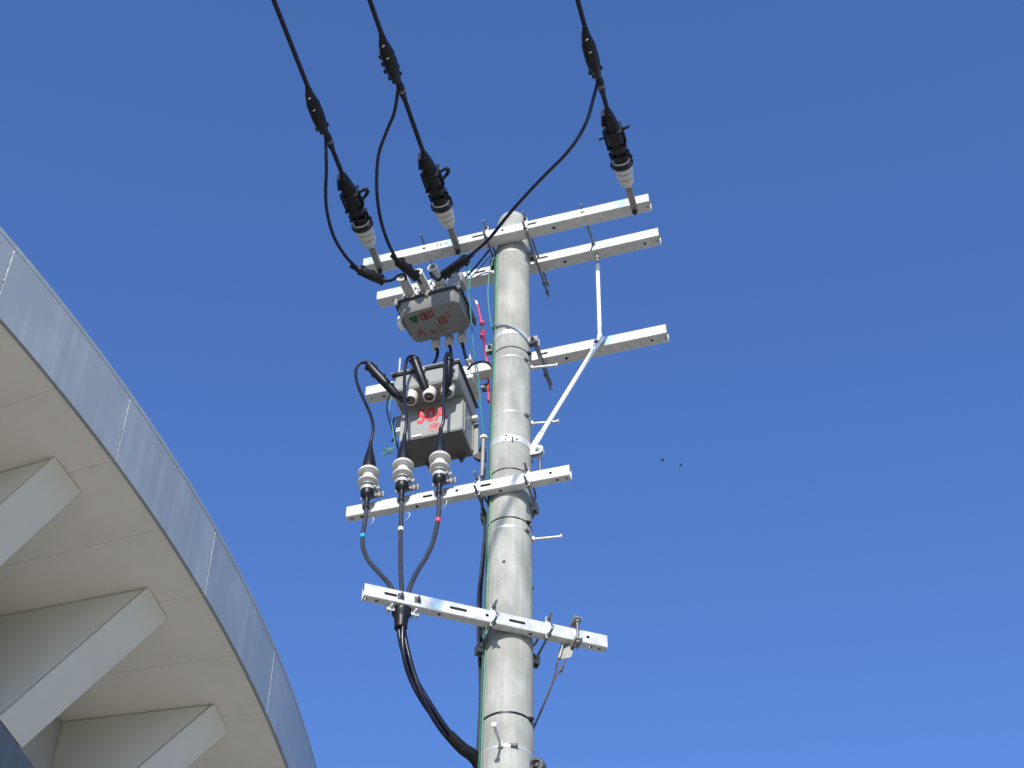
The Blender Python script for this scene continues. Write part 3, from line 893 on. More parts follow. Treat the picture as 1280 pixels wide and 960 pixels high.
# side latch on the left
MB().box(UB(-hw - 0.035, -0.09, 0.055), BA, BN, Z, 0.03, 0.06, 0.07, 0.006).build('side_latch', 'whitepaint', ub, 30)
MB().box(UB(hw + 0.028, -0.17, 0.045), BA, BN, Z, 0.012, 0.09, 0.06, 0.003).build('hinge', 'gasket', ub, 30)
# three ribbed bushings facing the viewer, each on a square plate
for u, dz in ((-0.105, 0.135), (-0.012, 0.14), (0.078, 0.15)):
    c = UB(u, 0.031, dz)
    d = (BN + Z * -0.03).normalized()
    o = MB()
    prof = [(0.0, 0.034), (0.006, 0.034), (0.008, 0.030)]
    for j in range(6):
        s = 0.012 + j * 0.018
        prof += [(s, 0.0225), (s + 0.004, 0.030), (s + 0.009, 0.030), (s + 0.014, 0.0225)]
    prof += [(0.122, 0.024), (0.126, 0.0275), (0.132, 0.0275), (0.134, 0.019), (0.105, 0.017), (0.104, 0.0)]
    bu = o.lathe(c, d, prof, 28).build('bushing', 'porcelain_grey', ub, 40)
    MB().lathe(c + d * 0.126, d, [(0.012, 0.0185), (-0.002, 0.0185), (-0.002, 0.029), (0.003, 0.0315), (0.009, 0.0315), (0.012, 0.028), (0.0125, 0.0186), (0.012, 0.0185)], 28, False).build('bushing_rim', 'porcelain', bu, 40)
    MB().lathe(c + d * 0.106, d, [(0, 0.0165), (0.010, 0.0165), (0.011, 0.0)], 20).build('bushing_bore', 'black', bu, 40)
    MB().box(c + BN * 0.003, BA, BN, Z, 0.078, 0.006, 0.07, 0.002).build('bushing_plate', 'whitepaint', bu, 30)
    mb = MB()
    for sx in (-1, 1):
        for sz in (-1, 1):
            mb.nut(c + BN * 0.006 + BA * sx * 0.032 + Z * sz * 0.028, BN, 0.007, 0.008)
    mb.build('plate_bolts', 'bolt', bu, 35)
# stepped grey bushings under the back edge
low_ends = []
for (px, py) in ((545, 428), (562, 424), (578, 419)):
    c = pk(px, py, -0.20); c.z = zb + 0.02
    d = (Vector((0, 0, -1)) + BN * 0.05).normalized()
    MB().lathe(c, d, [(-0.02, 0.026), (0.012, 0.026), (0.018, 0.020), (0.022, 0.0275), (0.028, 0.0275), (0.033, 0.018), (0.037, 0.025), (0.043, 0.025), (0.048, 0.015), (0.052, 0.020), (0.057, 0.020), (0.062, 0.012)], 24).build('bottom_bushing', 'porcelain_grey', ub, 40)
    low_ends.append(c + d * 0.06)
# hanger bracket up to the arm
for u in (-hw + 0.03, hw - 0.05):
    MB().box(UB(u, -0.12, 0.27), BA, BN, Z, 0.045, 0.006, 0.17, 0.002).box(UB(u, -0.15, 0.215), BA, BN, Z, 0.045, 0.07, 0.006, 0.002).build('hanger', 'galv', ub, 30)
MB().box(UB(hw - 0.03, -0.06, 0.245), BA, BN, Z, 0.085, 0.10, 0.09, 0.012).build('terminal_cover', 'greylid', ub, 30)
# printed marks on the underside (read from below, front edge up)
ez_ = -Z
def under(u, k): return UB(u, k, -0.0012)
def stroke(u0, k0, u1, k1, w, m, nm):
    a, b = under(u0, k0), under(u1, k1)
    d = (b - a); L = d.length; d.normalize(); s = Z.cross(d)
    MB().box((a + b) / 2, d, s, Z, L, w, 0.0008).build(nm, m, ub, 0)
for seg in ((-.130, -.026, -.085, -.022), (-.126, -.040, -.088, -.036), (-.128, -.026, -.120, -.058), (-.088, -.024, -.092, -.060), (-.106, -.030, -.104, -.072), (-.124, -.058, -.090, -.056)):
    stroke(*seg, 0.0095, 'greenprint', 'green_mark')
for seg in ((-.068, -.020, -.012, -.016), (-.066, -.034, -.016, -.030), (-.064, -.050, -.018, -.046), (-.066, -.064, -.014, -.060), (-.040, -.018, -.038, -.062), (-.070, -.020, -.068, -.064), (-.012, -.016, -.010, -.060), (-.004, -.018, .016, -.016), (.006, -.030, .008, -.062)):
    stroke(*seg, 0.0095, 'redfaded', 'red_mark')
for seg in ((.022, -.080, .060, -.076), (.022, -.096, .060, -.092), (.022, -.112, .060, -.108), (.024, -.128, .062, -.124), (.020, -.080, .020, -.130), (.060, -.076, .062, -.126), (.070, -.060, .104, -.056), (.074, -.090, .104, -.086)):
    stroke(*seg, 0.008, 'redfaded', 'red_mark')
text_mesh('A', 0.075, 'red_letter', 'redfaded', ub, under(-.105, -.150), BA, BN, 0.0015)
for seg in ((-.055, -.160, -.020, -.158), (-.050, -.172, -.022, -.170), (-.005, -.150, .02, -.148), (.0, -.17, .03, -.168)):
    stroke(*seg, 0.008, 'redfaded', 'red_mark')

# ------------------------------------------------------------------ lower grey switch box (50A)
l0, l1 = pk(498.7, 551, 0.0), pk(577.6, 536, 0.0)
lz = (l0.z + l1.z) / 2
lc = (l0 + l1) / 2; lc.z = lz
LW = (l1 - l0).length
lb = thing('switch_box', 'lower large grey switch box with red 50A lettering on its front', 'switch box', lc, 'grey switch boxes')
def LBp(u, k, z): return lc + A * u + N * k + Z * z
hw2 = LW / 2
HB, HT, DB, OV = 0.252, 0.375, 0.207, 0.128       # hood underside, hood top, depth, overhang
def rect(hwx, k0, k1, z): return [LBp(-hwx, k0, z), LBp(hwx, k0, z), LBp(hwx, k1, z), LBp(-hwx, k1, z)]
mb = MB().rings([rect(hw2 - 0.006, -0.006, -DB + 0.006, 0), rect(hw2, 0, -DB, 0.008), rect(hw2, 0, -DB, HB + 0.002)])
bmesh.ops.bevel(mb.bm, geom=[e for e in mb.bm.edges if abs((e.verts[0].co - e.verts[1].co).normalized().z) > 0.9], offset=0.006, segments=2, affect='EDGES')
mb.build('body', 'greybox', lb, 28)
mb = MB().rings([rect(hw2 + 0.008, OV - 0.008, -DB - 0.006, HB), rect(hw2 + 0.012, OV, -DB - 0.008, HB + 0.012), rect(hw2 + 0.006, OV - 0.01, -DB - 0.004, HT)])
mb.build('hood', 'greylid', lb, 28)
MB().rings([rect(hw2 + 0.016, OV + 0.004, -DB - 0.012, HT + 0.002), rect(hw2 + 0.016, OV + 0.004, -DB - 0.012, HT + 0.008)]).build('lid_gasket', 'gasket', lb, 30)
MB().rings([rect(hw2 + 0.020, OV + 0.010, -DB - 0.012, HT + 0.009), rect(hw2 + 0.018, OV + 0.008, -DB - 0.012, HT + 0.020)]).build('lid', 'greylid', lb, 30)
# added bottom plate with the underside's shade in its colour, and drain
MB().rings([rect(hw2 - 0.004, -0.004, -DB + 0.004, 0.001), rect(hw2 - 0.004, -0.004, -DB + 0.004, -0.004), rect(hw2 - 0.03, -0.03, -DB + 0.03, -0.007)]).build('underside_shade_plate', 'underside_shade', lb, 30)
for u, k in ((-0.06, -0.185), (0.115, -0.18)):
    MB().lathe(LBp(u, k, 0.0), -Z, [(0, 0.03), (0.018, 0.024), (0.026, 0.012), (0.05, 0.011), (0.052, 0.007)], 16).build('drain_plug', 'gasket', lb, 40)
# back flange seen past the right side, corner hinge, clips
MB().box(LBp(hw2 + 0.014, -DB + 0.01, 0.11), A, N, Z, 0.03, 0.012, 0.24, 0.002).build('back_flange', 'greybox', lb, 30)
MB().box(LBp(hw2 + 0.022, -0.15, 0.225), A, N, Z, 0.036, 0.024, 0.026, 0.003).build('side_clip', 'strapsteel', lb, 30)
MB().box(LBp(hw2 + 0.003, -0.030, 0.12), A, N, Z, 0.006, 0.010, 0.22, 0.002).build('side_rib', 'greybox', lb, 30)
MB().box(LBp(hw2 + 0.003, -0.175, 0.12), A, N, Z, 0.006, 0.010, 0.22, 0.002).build('side_rib', 'greybox', lb, 30)
for u in (-0.015, 0.115):
    MB().box(LBp(u, OV + 0.006, HT - 0.006), A, N, Z, 0.028, 0.014, 0.03, 0.003).build('lid_clip', 'bracket', lb, 30)
MB().box(LBp(-0.075, 0.002, 0.012), A, N, Z, 0.05, 0.004, 0.012, 0.001).build('data_plate', 'whitetape', lb, 0)
# side relay case on the left
MB().box(LBp(-hw2 - 0.022, -0.07, 0.20), A, N, Z, 0.042, 0.07, 0.085, 0.005).build('side_case', 'greylid', lb, 30)
MB().box(LBp(-hw2 - 0.018, -0.05, 0.135), A, N, Z, 0.03, 0.04, 0.012, 0.002).box(LBp(-hw2 - 0.018, -0.05, 0.115), A, N, Z, 0.034, 0.044, 0.008, 0.002).build('terminal_strip', 'whitepaint', lb, 30)
# lettering
fx = A; fy = Z
text_mesh('50A', 0.150, 'lettering', 'red', lb, LBp(0.004, 0.0012, 0.150), fx, fy, 0.0035, 0.68)
text_mesh('特', 0.046, 'circled_mark', 'red', lb, LBp(0.020, 0.0012, 0.052), fx, fy, 0.0)
cm = MB()
ring = []
for r_ in (0.030, 0.0335):
    ring.append([LBp(0.020 + r_ * math.cos(R(w)), 0.0012, 0.052 + r_ * math.sin(R(w))) for w in range(0, 360, 10)])
cm.rings(ring, False, False); cm.build('mark_circle', 'red', lb, 0)
for a_, b_ in (((-.138, .072), (-.128, .060)), ((-.130, .078), (-.122, .066))):
    pa, pb_ = LBp(a_[0], 0.001, a_[1]), LBp(b_[0], 0.001, b_[1])
    MB().box((pa + pb_) / 2, (pb_ - pa).normalized(), N, (pb_ - pa).normalized().cross(N), (pb_ - pa).length, 0.0008, 0.005).build('red_tick', 'red', lb, 0)
# three bushings pointing down from the hood
bend = []
for px, py in ((513, 501), (536, 496.5), (559, 491.5)):
    e = pk(px, py, 0.098)
    d = (N * 0.24 - Z * 0.97).normalized()
    b0 = e - d * 0.078
    bu = MB().lathe(b0, d, [(-0.03, 0.040), (0.0, 0.040), (0.004, 0.037), (0.066, 0.0355), (0.074, 0.033), (0.078, 0.028), (0.074, 0.0235), (0.072, 0.0)], 30).build('bushing', 'porcelain', lb, 40)
    MB().lathe(b0, d, [(0.070, 0.0225), (0.076, 0.0225), (0.0762, 0.016), (0.072, 0.0155), (0.072, 0.0)], 26).build('bushing_seal', 'black', bu, 40)
    MB().lathe(b0, d, [(0.0725, 0.013), (0.079, 0.013), (0.0792, 0.009), (0.0725, 0.0085), (0.0725, 0.013)], 20, False).build('seal_ring', 'bracket', bu, 40)
    MB().lathe(b0, d, [(0.073, 0.006), (0.084, 0.006), (0.085, 0.003)], 14).build('terminal', 'copper', bu, 40)
    bend.append(e)
# hanging rods that straddle the third crossarm
for px, ya, yb_, kk in ((497.7, 449, 484, -0.095), (587, 436, 470, -0.095)):
    p1 = pk(px, yb_, kk)
    top = pk(px, ya, kk); top.x, top.y = p1.x, p1.y
    back = p1 - N * 0.115
    mb = MB().cyl(p1 - Z * 0.03, top, 0.0055, seg=10).cyl(back - Z * 0.03, Vector((back.x, back.y, top.z)), 0.0055, seg=10)
    zz = A3[1].z + 0.078
    mb.box(Vector((p1.x, p1.y, zz)) - N * 0.057, A, N, Z, 0.036, 0.16, 0.007, 0.001)
    mb.nut(Vector((p1.x, p1.y, zz + 0.004)), Z, 0.012, 0.011).nut(p1 - Z * 0.02, Z, 0.012, 0.011)
    mb.build('hanger_rod', 'galv', lb, 35)
    MB().box(p1 - N * 0.05 - Z * 0.04, A, N, Z, 0.06, 0.17, 0.03, 0.003).build('hanger_foot', 'galv', lb, 30)

# leads from the upper box down behind the hood of the lower one
for e, pts in zip(low_ends, (((547, 438, -.2), (546, 446, -.19), (541, 458, -.17), (537, 470, -.16)), ((563, 436, -.2), (564, 446, -.18), (564, 460, -.16), (563, 474, -.15)), ((578, 430, -.2), (581, 443, -.19), (585, 456, -.17), (588, 468, -.16)))):
    P = [e] + path(*pts)
    i = low_ends.index(e)
    o = MB().tube(P, 0.0095, 10, 5).build('linking_cable', 'cable', None, 40, org=P[0])
    prop(o, ('short black cable from the upper box\'s left bottom bushing to the lower box', 'short black cable from the upper box\'s middle bottom bushing to the lower box', 'short black cable from the upper box\'s right bottom bushing to the lower box')[i], 'cable', 'cables linking the two boxes')

# ------------------------------------------------------------------ jumper cables and terminations
TK = 0.215
term = []
tl = ('left', 'middle', 'right')
tpx = (((461, 588.5), (459, 631)), ((504, 579.5), (502.5, 622)), ((550, 571), (549.5, 613)))
tlab = ('white ribbed cable termination with black cone at the left end of the short crossarm', 'white ribbed cable termination with black cone between its two neighbours on the short crossarm', 'white ribbed cable termination with black cone nearest the pole on the short crossarm')
for i, (ta, tb) in enumerate(tpx):
    p = pk(*ta, TK); q = pk(*tb, TK)
    d = (q - p).normalized()
    d = (d * 0.5 - Z * 0.5).normalized()
    t = thing('cable_termination', tlab[i], 'cable termination', p + d * 0.25, 'cable terminations on the short crossarm')
    MB().lathe(p, d, [(-0.215, 0.0088), (-0.20, 0.0098), (-0.165, 0.0125), (-0.12, 0.021), (-0.07, 0.030), (-0.03, 0.0345), (0.002, 0.0345)], 28).build('stress_cone', 'black', t, 40)
    po = MB().lathe(p, d, [(0.0, 0.030), (0.001, 0.040), (0.004, 0.0475), (0.010, 0.052), (0.020, 0.0550), (0.025, 0.0545), (0.026, 0.040), (0.032, 0.030), (0.052, 0.0285), (0.058, 0.031), (0.070, 0.044), (0.080, 0.0515), (0.088, 0.0525), (0.091, 0.050), (0.092, 0.038), (0.098, 0.029), (0.106, 0.030), (0.108, 0.02)], 36).build('porcelain_body', 'porcelain', t, 38)
    MB().lathe(p, d, [(0.0125, 0.0515), (0.0135, 0.0540), (0.0160, 0.0548), (0.0175, 0.0530)], 36).build('rim_line', 'porcelain_grey', po, 40)
    MB().lathe(p, d, [(0.100, 0.02), (0.104, 0.0285), (0.124, 0.0285), (0.126, 0.02)], 28).build('neck', 'black', t, 40)
    MB().lathe(p, d, [(0.122, 0.02), (0.124, 0.034), (0.128, 0.0365), (0.140, 0.0365), (0.145, 0.034), (0.147, 0.02)], 28).build('clamp_ring', 'strapsteel', t, 40)
    MB().lathe(p, d, [(0.143, 0.02), (0.145, 0.0335), (0.165, 0.0335), (0.182, 0.028), (0.194, 0.014), (0.20, 0.013), (0.235, 0.0135), (0.25, 0.0135), (0.251, 0.0165), (0.262, 0.0165), (0.264, 0.010)], 28).build('gland', 'black', t, 40)
    c = p + d * 0.135
    mb = MB().box(c + A * 0.048 + N * 0.004, A, N, Z, 0.034, 0.005, 0.016, 0.001).box(c + A * 0.062 - N * 0.012, A, N, Z, 0.005, 0.035, 0.022, 0.001)
    mb.cyl(c + A * 0.040 + N * 0.018, c + A * 0.040 - N * 0.03, 0.0045, seg=10).nut(c + A * 0.040 + N * 0.009, N, 0.009, 0.008)
    mb.box(c - N * 0.046 + A * 0.01, A, N, Z, 0.12, 0.007, 0.035, 0.001)
    mb.build('arm_clamp', 'bracket', t, 35)
    term.append((p, d))

jl = ('black jumper cable with thick sleeve looping out furthest left of the 50A box', 'black jumper cable with upright sleeve from the middle bushing of the 50A box', 'black jumper cable with upright sleeve from the right bushing of the 50A box')
jm = ((((458.5, 454, 0.20), (452, 453.5, 0.215), (446.5, 458.5, 0.22), (444.5, 467, 0.22), (447, 481, 0.22), (455, 500, 0.22), (463, 518, 0.22), (466.5, 535, 0.22)), (496, 494, 0.11), (460, 455.5, 0.195)),
      (((517, 446, 0.185), (512, 445.5, 0.21), (508, 452, 0.225), (506, 465, 0.225), (505.5, 485, 0.225), (507, 510, 0.225), (508, 528, 0.222)), (533, 489, 0.11), (517.5, 448, 0.18)),
      (((562, 445, 0.185), (560, 441, 0.205), (557, 446, 0.225), (556, 460, 0.228), (555, 480, 0.228), (554.5, 505, 0.225), (554.5, 525, 0.222)), (557.5, 487, 0.115), (561.5, 449, 0.18)))
for i, (pts, sa, sb) in enumerate(jm):
    P = path(*pts)
    p, d = term[i]
    P.append(p - d * 0.20)
    t = thing('jumper_cable', jl[i], 'cable', P[-1], 'jumper cables from the 50A box to the terminations')
    MB().tube(P, 0.0085, 12, 7).build('cable', 'cable', t, 40)
    a, b = pk(*sa), pk(*sb); dd_ = (b - a); L = dd_.length; dd_.normalize()
    MB().lathe(a, dd_, [(-0.05, 0.009), (-0.02, 0.0115), (-0.005, 0.016), (0.01, 0.0225), (L * 0.5, 0.0245), (L - 0.02, 0.0245), (L - 0.004, 0.021), (L, 0.013)], 22).build('sleeve', 'black', t, 40)
    MB().tube([a, a * 0.55 + bend[i] * 0.45 + N * 0.01, bend[i] + N * 0.002], 0.0085, 10, 5).build('tail', 'copper' if i == 1 else 'cable', t, 40)
    sd = dd_.cross((CAM - a).normalized()).normalized()
    mb = MB()
    for f_, sg in ((0.25, 1), (0.55, 1), (0.85, 1), (0.95, -1), (0.72, -1)):
        mb.box(a + dd_ * L * f_ + sd * 0.024 * sg, dd_, sd, dd_.cross(sd), 0.018, 0.012, 0.016, 0.003)
    mb.lathe(a + dd_ * (L * 0.9), dd_, [(0, 0.0245), (0.003, 0.0262), (0.016, 0.0262), (0.019, 0.0245)], 22)
    mb.build('sleeve_lugs', 'black', t, 35)
    mb = MB()
    mb.tube([b + sd * 0.016 - dd_ * 0.005, b + dd_ * 0.016 + N * 0.012, b - sd * 0.016 - dd_ * 0.005], 0.0035, 8, 6)
    mb.build('wire_loop', 'greycable', t, 40)

# power cables hanging from the terminations to the lowest arm
CK = 0.385
cl = ('black power cable with blue tape ring below the left termination', 'black power cable with white tape ring below the middle termination', 'black power cable with red tape ring below the right termination')
cpts = (((456.5, 650, .22), (453.5, 668, .23), (454, 685, .25), (461, 701, .29), (474, 716, .33), (487, 731, .365), (494, 746, CK), (497.5, 766, CK)),
        ((501.5, 645, .22), (500.8, 665, .24), (500.5, 690, .29), (501, 715, .34), (502, 735, .375), (502.5, 750, CK), (502.5, 767, CK)),
        ((548.5, 640, .22), (546, 658, .23), (541, 678, .26), (533, 696, .30), (523, 712, .335), (514, 730, .37), (509, 748, CK), (507, 768, CK)))
tapes = ((453.6, 669.5, .232, 'bluetape'), (500.8, 661, .235, 'whitetape'), (546.8, 650.5, .226, 'redtape'))
for i in range(3):
    p, d = term[i]
    P = [p + d * 0.24] + path(*cpts[i])
    t = thing('power_cable', cl[i], 'cable', P[-1], 'power cables below the terminations')
    MB().tube(P, 0.0112, 14, 7).build('cable', 'greycable', t, 40)
    c = pk(*tapes[i][:3])
    Q = catmull(P, 7); j = min(range(len(Q)), key=lambda j: (Q[j] - c).length)
    dv = (Q[min(j + 1, len(Q) - 1)] - Q[j - 1]).normalized()
    MB().lathe(Q[j] - dv * 0.013, dv, [(0, 0.0112), (0.001, 0.0128), (0.025, 0.0128), (0.026, 0.0112)], 18).build('tape', tapes[i][3], t, 40)
# loose loops of pale binding wire behind the cables
for i, (px, py) in enumerate(((463, 652), (508, 646), (555, 631))):
    c = pk(px, py, 0.13)
    pts = [c + (A * (0.018 if i < 2 else 0.012) + N * 0.01).normalized() * 0.024 * math.cos(R(w)) + Z * 0.020 * math.sin(R(w)) + A * 0.003 * (w / 360) for w in range(-150, 191, 20)]
    o = MB().tube(pts, 0.0017, 6, 3).build('binding_wire', 'clearwire', None, 40, org=c)
    prop(o, ('thin pale wire loop hanging beside the left power cable', 'thin pale wire loop hanging beside the middle power cable', 'thin pale wire loop hanging beside the right power cable')[i], 'wire', 'loose binding wire loops')

# clamp under the lowest arm and the twisted bundle
cc = pk(502, 768, CK)
ea, en6 = A6[2], A6[3]
ct = thing('cable_clamp', 'dark cable clamp with pale lugs under the left end of the lowest crossarm', 'cable clamp', cc)
MB().lathe(cc + Z * 0.02, -Z, [(0, 0.045), (0.02, 0.043), (0.035, 0.034), (0.06, 0.030), (0.10, 0.0285), (0.103, 0.024)], 24).build('rubber_boot', 'black', ct, 40)
for s in (-1, 1):
    c = cc + ea * s * 0.055 + en6 * 0.02 + Z * 0.012
    MB().box(c, ea, en6, Z, 0.034, 0.006, 0.04, 0.001).box(c - en6 * 0.02 + Z * 0.018, ea, en6, Z, 0.034, 0.045, 0.005, 0.001).box(c + ea * s * 0.016 - en6 * 0.012, ea, en6, Z, 0.005, 0.03, 0.04, 0.001).nut(c + en6 * 0.003, en6, 0.010, 0.009).cyl(c - en6 * 0.05, c + en6 * 0.022, 0.005, seg=10).build('lug', 'galv', ct, 35)
base = path((502, 780, CK), (503.5, 800, 0.375), (508, 822, 0.355), (516, 845, 0.32), (528, 870, 0.28), (543, 895, 0.225), (561, 918, 0.165), (580, 937, 0.10), (597, 951, 0.04))
base += [base[-1] + Vector((0.03, 0.03, -0.12)), base[-1] + Vector((0.035, 0.04, -0.5))]
bt_ = thing('cable_bundle', 'thick twisted bundle of three black cables curving into the pole near the bottom', 'cable', base[-1])
BP = catmull(base, 8)
for j in range(3):
    pts = []
    for i, p in enumerate(BP):
        T = (BP[min(i + 1, len(BP) - 1)] - BP[max(i - 1, 0)]).normalized()
        x = (A - T * A.dot(T)).normalized(); y = T.cross(x)
        ph = R(120 * j + 40) + i * 0.085
        pts.append(p + (x * math.cos(ph) + y * math.sin(ph)) * 0.0128)
    MB().tube(pts[::2] + [pts[-1]], 0.0108, 12, 3).build('strand', 'cable', bt_, 40)
k0 = int(len(BP) * 0.60)
SH = BP[k0::4]
MB().tube(SH, [0.0235 + 0.0065 * min(1, i_ / 4) for i_ in range(len(SH))], 18, 3).build('sheath', 'black', bt_, 40)

# ------------------------------------------------------------------ wires clipped to the side of the pole
def wire(name, label, pts, r, m, cat='wire', group=None, sub=6):
    P = path(*pts)
    o = MB().tube(P, r, 8, sub).build(name, m, None, 40, org=P[-1])
    return prop(o, label, cat, group)
GW = 'wires clipped along the left side of the pole'
ON = -10 + 0.006
wire('ground_wire', 'pale green wire running down the left edge of the pole', ((622, 312, ON), (620.5, 340, ON), (619.8, 400, ON), (618, 460, ON), (616.5, 510, ON), (613.8, 590, ON), (612.5, 650, ON), (611, 700, ON), (609.2, 745, ON), (607, 810, ON), (604.2, 880, ON), (602.6, 925, ON), (601, 975, ON)), 0.0032, 'greenwire', group=GW)
wire('ground_wire', 'darker green wire beside the pale green one on the pole', ((620, 315, ON), (618.2, 345, ON), (617.4, 400, ON), (615.6, 460, ON), (613.4, 520, ON), (611, 590, ON), (609.4, 650, ON), (607.6, 700, ON), (606, 750, ON), (604, 810, ON), (602.5, 850, ON), (601.2, 890, ON), (599.8, 930, ON), (598, 975, ON)), 0.0046, 'darkgreenwire', group=GW)
wire('ground_wire', 'thin pale green wire bowing away from the pole top', ((618.5, 318, .06), (613, 335, .08), (610.5, 352, .09), (610, 372, .09), (612.5, 396, .08), (616.5, 416, .06)), 0.0028, 'greenwire', group=GW)
wire('control_cable', 'black cable running down the left side of the pole beside the green wires', ((606, 585, .02), (604, 605, .03), (602.5, 628, .03), (606, 658, .03), (602.5, 700, .03), (598, 745, .03), (597.5, 790, .03), (599.5, 830, .03), (600.5, 870, .03), (598.5, 915, .03), (595.5, 962, .03)), 0.0068, 'greycable', 'cable', GW)
wire('control_cable', 'second dark cable hanging between the short crossarm and the lowest crossarm', ((601.5, 622, .0), (603.5, 645, .01), (606, 662, .012), (604.5, 700, .012), (601.5, 740, .012), (600.5, 790, .012), (602, 850, .012), (601.5, 900, .012), (599, 962, .012)), 0.006, 'cable', 'cable', GW)
wire('pole_top_cable', 'thin black cable slanting from the pole top to the upper box', ((612, 312, .02), (604, 322, -.02), (594, 334, -.05), (585, 344, -.07), (577, 352, -.09)), 0.0065, 'cable', 'cable')
wire('pole_top_cable', 'very thin dark cable just below the slanting black one at the pole top', ((613, 320, .02), (606, 328, -.02), (597, 338, -.05), (588, 347, -.07)), 0.003, 'greycable', 'cable')
wire('bonding_wire', 'thin teal wire hanging from the top crossarm past both boxes', ((583, 318, .10), (583.5, 330, .09), (584, 345, .05), (586.5, 372, .03), (589.5, 405, .02), (592.5, 440, .0), (597, 462, -.05), (599, 485, -.06), (600.5, 505, -.07), (603, 528, -.08), (604.5, 548, -.09)), 0.0036, 'tealwire')
wire('bonding_wire', 'short teal wire loop wound under the topmost crossarm', ((574, 322, .11), (579, 318, .13), (585, 320, .11), (587.5, 332, .08), (588, 348, .05), (587, 362, .04)), 0.003, 'tealwire')
wire('box_cable', 'black cable arching from the upper right of the 50A box to the pole', ((585, 462, -.05), (590, 456, -.02), (600, 452.5, .0), (608, 453, .03), (613.5, 457, .05), (616, 462, .06)), 0.0065, 'cable', 'cable')
CW = 'control wires hanging on the left of the 50A box'
wire('control_wire', 'dark control wire dangling left of the 50A box', ((488, 492, -.05), (484, 503, -.03), (484, 515, -.02), (488, 530, -.02), (493, 545, -.02), (496.5, 558, -.02), (499, 565, -.03)), 0.0038, 'cable', group=CW)
wire('control_wire', 'pale green control wire dangling left of the 50A box', ((490, 495, -.04), (487, 508, -.02), (488.5, 522, -.015), (491.5, 540, -.015), (494, 555, -.015)), 0.0026, 'greenwire', group=CW)
wire('control_wire', 'black control wire hugging the left edge of the 50A box', ((493, 522, -.03), (491, 532, -.02), (494, 545, -.02), (490, 551, -.02), (496, 552, -.02), (498, 566, -.03)), 0.0045, 'cable', group=CW)
# green coil
c = pk(486, 563.5, -0.02)
pts = []
for i in range(0, 57):
    w = i * 2 * math.pi / 12
    pts.append(c + A * (-0.028 + 0.0009 * i + 0.004 * math.sin(i * 1.7)) + Z * (0.016 + 0.003 * math.sin(i * 0.9)) * math.sin(w) + N * 0.012 * math.cos(w) + A * 0.014 * math.cos(w))
o = MB().tube(pts, 0.0021, 6, 3).build('wire_coil', 'greenwire', None, 40, org=c)
prop(o, 'small green wire coil sticking out left below the 50A box', 'wire')

# ------------------------------------------------------------------ grey conduit and box support beside the pole
ca, cb_ = pk(604.5, 548, 0.02), pk(603, 596, 0.02)
cb_ = Vector((ca.x - 0.004, ca.y, cb_.z))
cd = thing('conduit', 'short grey conduit with white cap standing at the left of the pole', 'conduit', cb_)
MB().cyl(cb_, ca, 0.011, seg=16).build('pipe', 'bracket', cd, 40)
MB().lathe(ca - Z * 0.005, Z, [(0, 0.013), (0, 0.020), (0.014, 0.020), (0.022, 0.014), (0.024, 0)], 20).build('cap', 'whitepaint', cd, 40)
sp = thing('box_support', 'dark angled support between the lower box and the pole', 'bracket', pk(600, 578, -0.05))
a, b = pk(603.5, 553, -0.02), pk(596, 575, -0.10)
MB().box((a + b) / 2, (b - a).normalized(), N, (b - a).normalized().cross(N), (b - a).length, 0.02, 0.012, 0.002).build('strut', 'gasket', sp, 30)
c = pk(600, 573, -0.07)
MB().hull([c + A * x + Z * z + N * n_ for x, z in ((-0.035, 0.015), (0.03, 0.06), (0.03, -0.03), (-0.01, -0.012)) for n_ in (-0.012, 0.012)]).build('gusset', 'gasket', sp, 30)

# ------------------------------------------------------------------ pink operating rope
rp = thing('operating_rope', 'pink pull rope with white hook and red handle hanging between upper box and pole', 'rope', pk(610, 500, -0.02))
P = path((583, 373, -.16), (589, 373.5, -.15), (594.5, 376, -.14), (596.5, 381, -.14))
MB().tube(P, 0.007, 10, 6).build('hook', 'whitepaint', rp, 40)
P = path((596, 379, -.14), (599, 390, -.14), (602.5, 405, -.13))
P2 = []
MB().tube(P, 0.0062, 8, 4).build('upper_rope', 'pink', rp, 40)
c = pk(602.8, 404, -.13)
MB().lathe(c + Z * 0.02, -Z, [(0, 0.007), (0.01, 0.014), (0.025, 0.016), (0.032, 0.010), (0.035, 0.006)], 12).build('upper_knot', 'pink', rp, 40)
for s in (-1, 1):
    MB().tube([c - Z * 0.01 + A * s * 0.007, c - Z * 0.04 + A * s * 0.0085, c - Z * 0.085 + A * s * 0.007], 0.0032, 8, 4).build('swivel_link', 'gasket', rp, 40)
c2 = pk(603.5, 418, -.13)
mb = MB()
for i in range(3):
    w0 = random.random() * 6
    mb.tube([c2 + A * 0.013 * math.cos(w0 + t_) + N * 0.012 * math.sin(w0 * 2 + t_) + Z * 0.018 * math.sin(w0 + t_ * 1.3) for t_ in (0, 1, 2, 3, 4, 5)], 0.0058, 8, 4)
mb.build('knot', 'pink', rp, 40)
P = path((604, 421, -.13), (606, 432, -.17), (607.5, 444, -.205), (609.3, 458, -.215), (610.5, 474, -.20))
MB().tube(P, 0.0085, 8, 4).build('lower_rope', 'pink', rp, 40)
h0, h1 = pk(610, 472, -.20), pk(611.5, 503, -.18)
MB().hull([h0 + A * x + N * y for x in (-.004, .006) for y in (-.004, .004)] + [h1 + A * x + N * y + Z * z for x in (-.008, .004) for y in (-.006, .006) for z in (0.0, 0.06)]).build('handle', 'red', rp, 35)
m_ = pk(606, 485, -.20)
MB().box(m_, A, N, Z, 0.032, 0.03, 0.05, 0.008).cyl(m_ - A * 0.02 + Z * 0.02, m_ + A * 0.02 + Z * 0.02, 0.01, seg=12).build('handle_body', 'gasket', rp, 35)
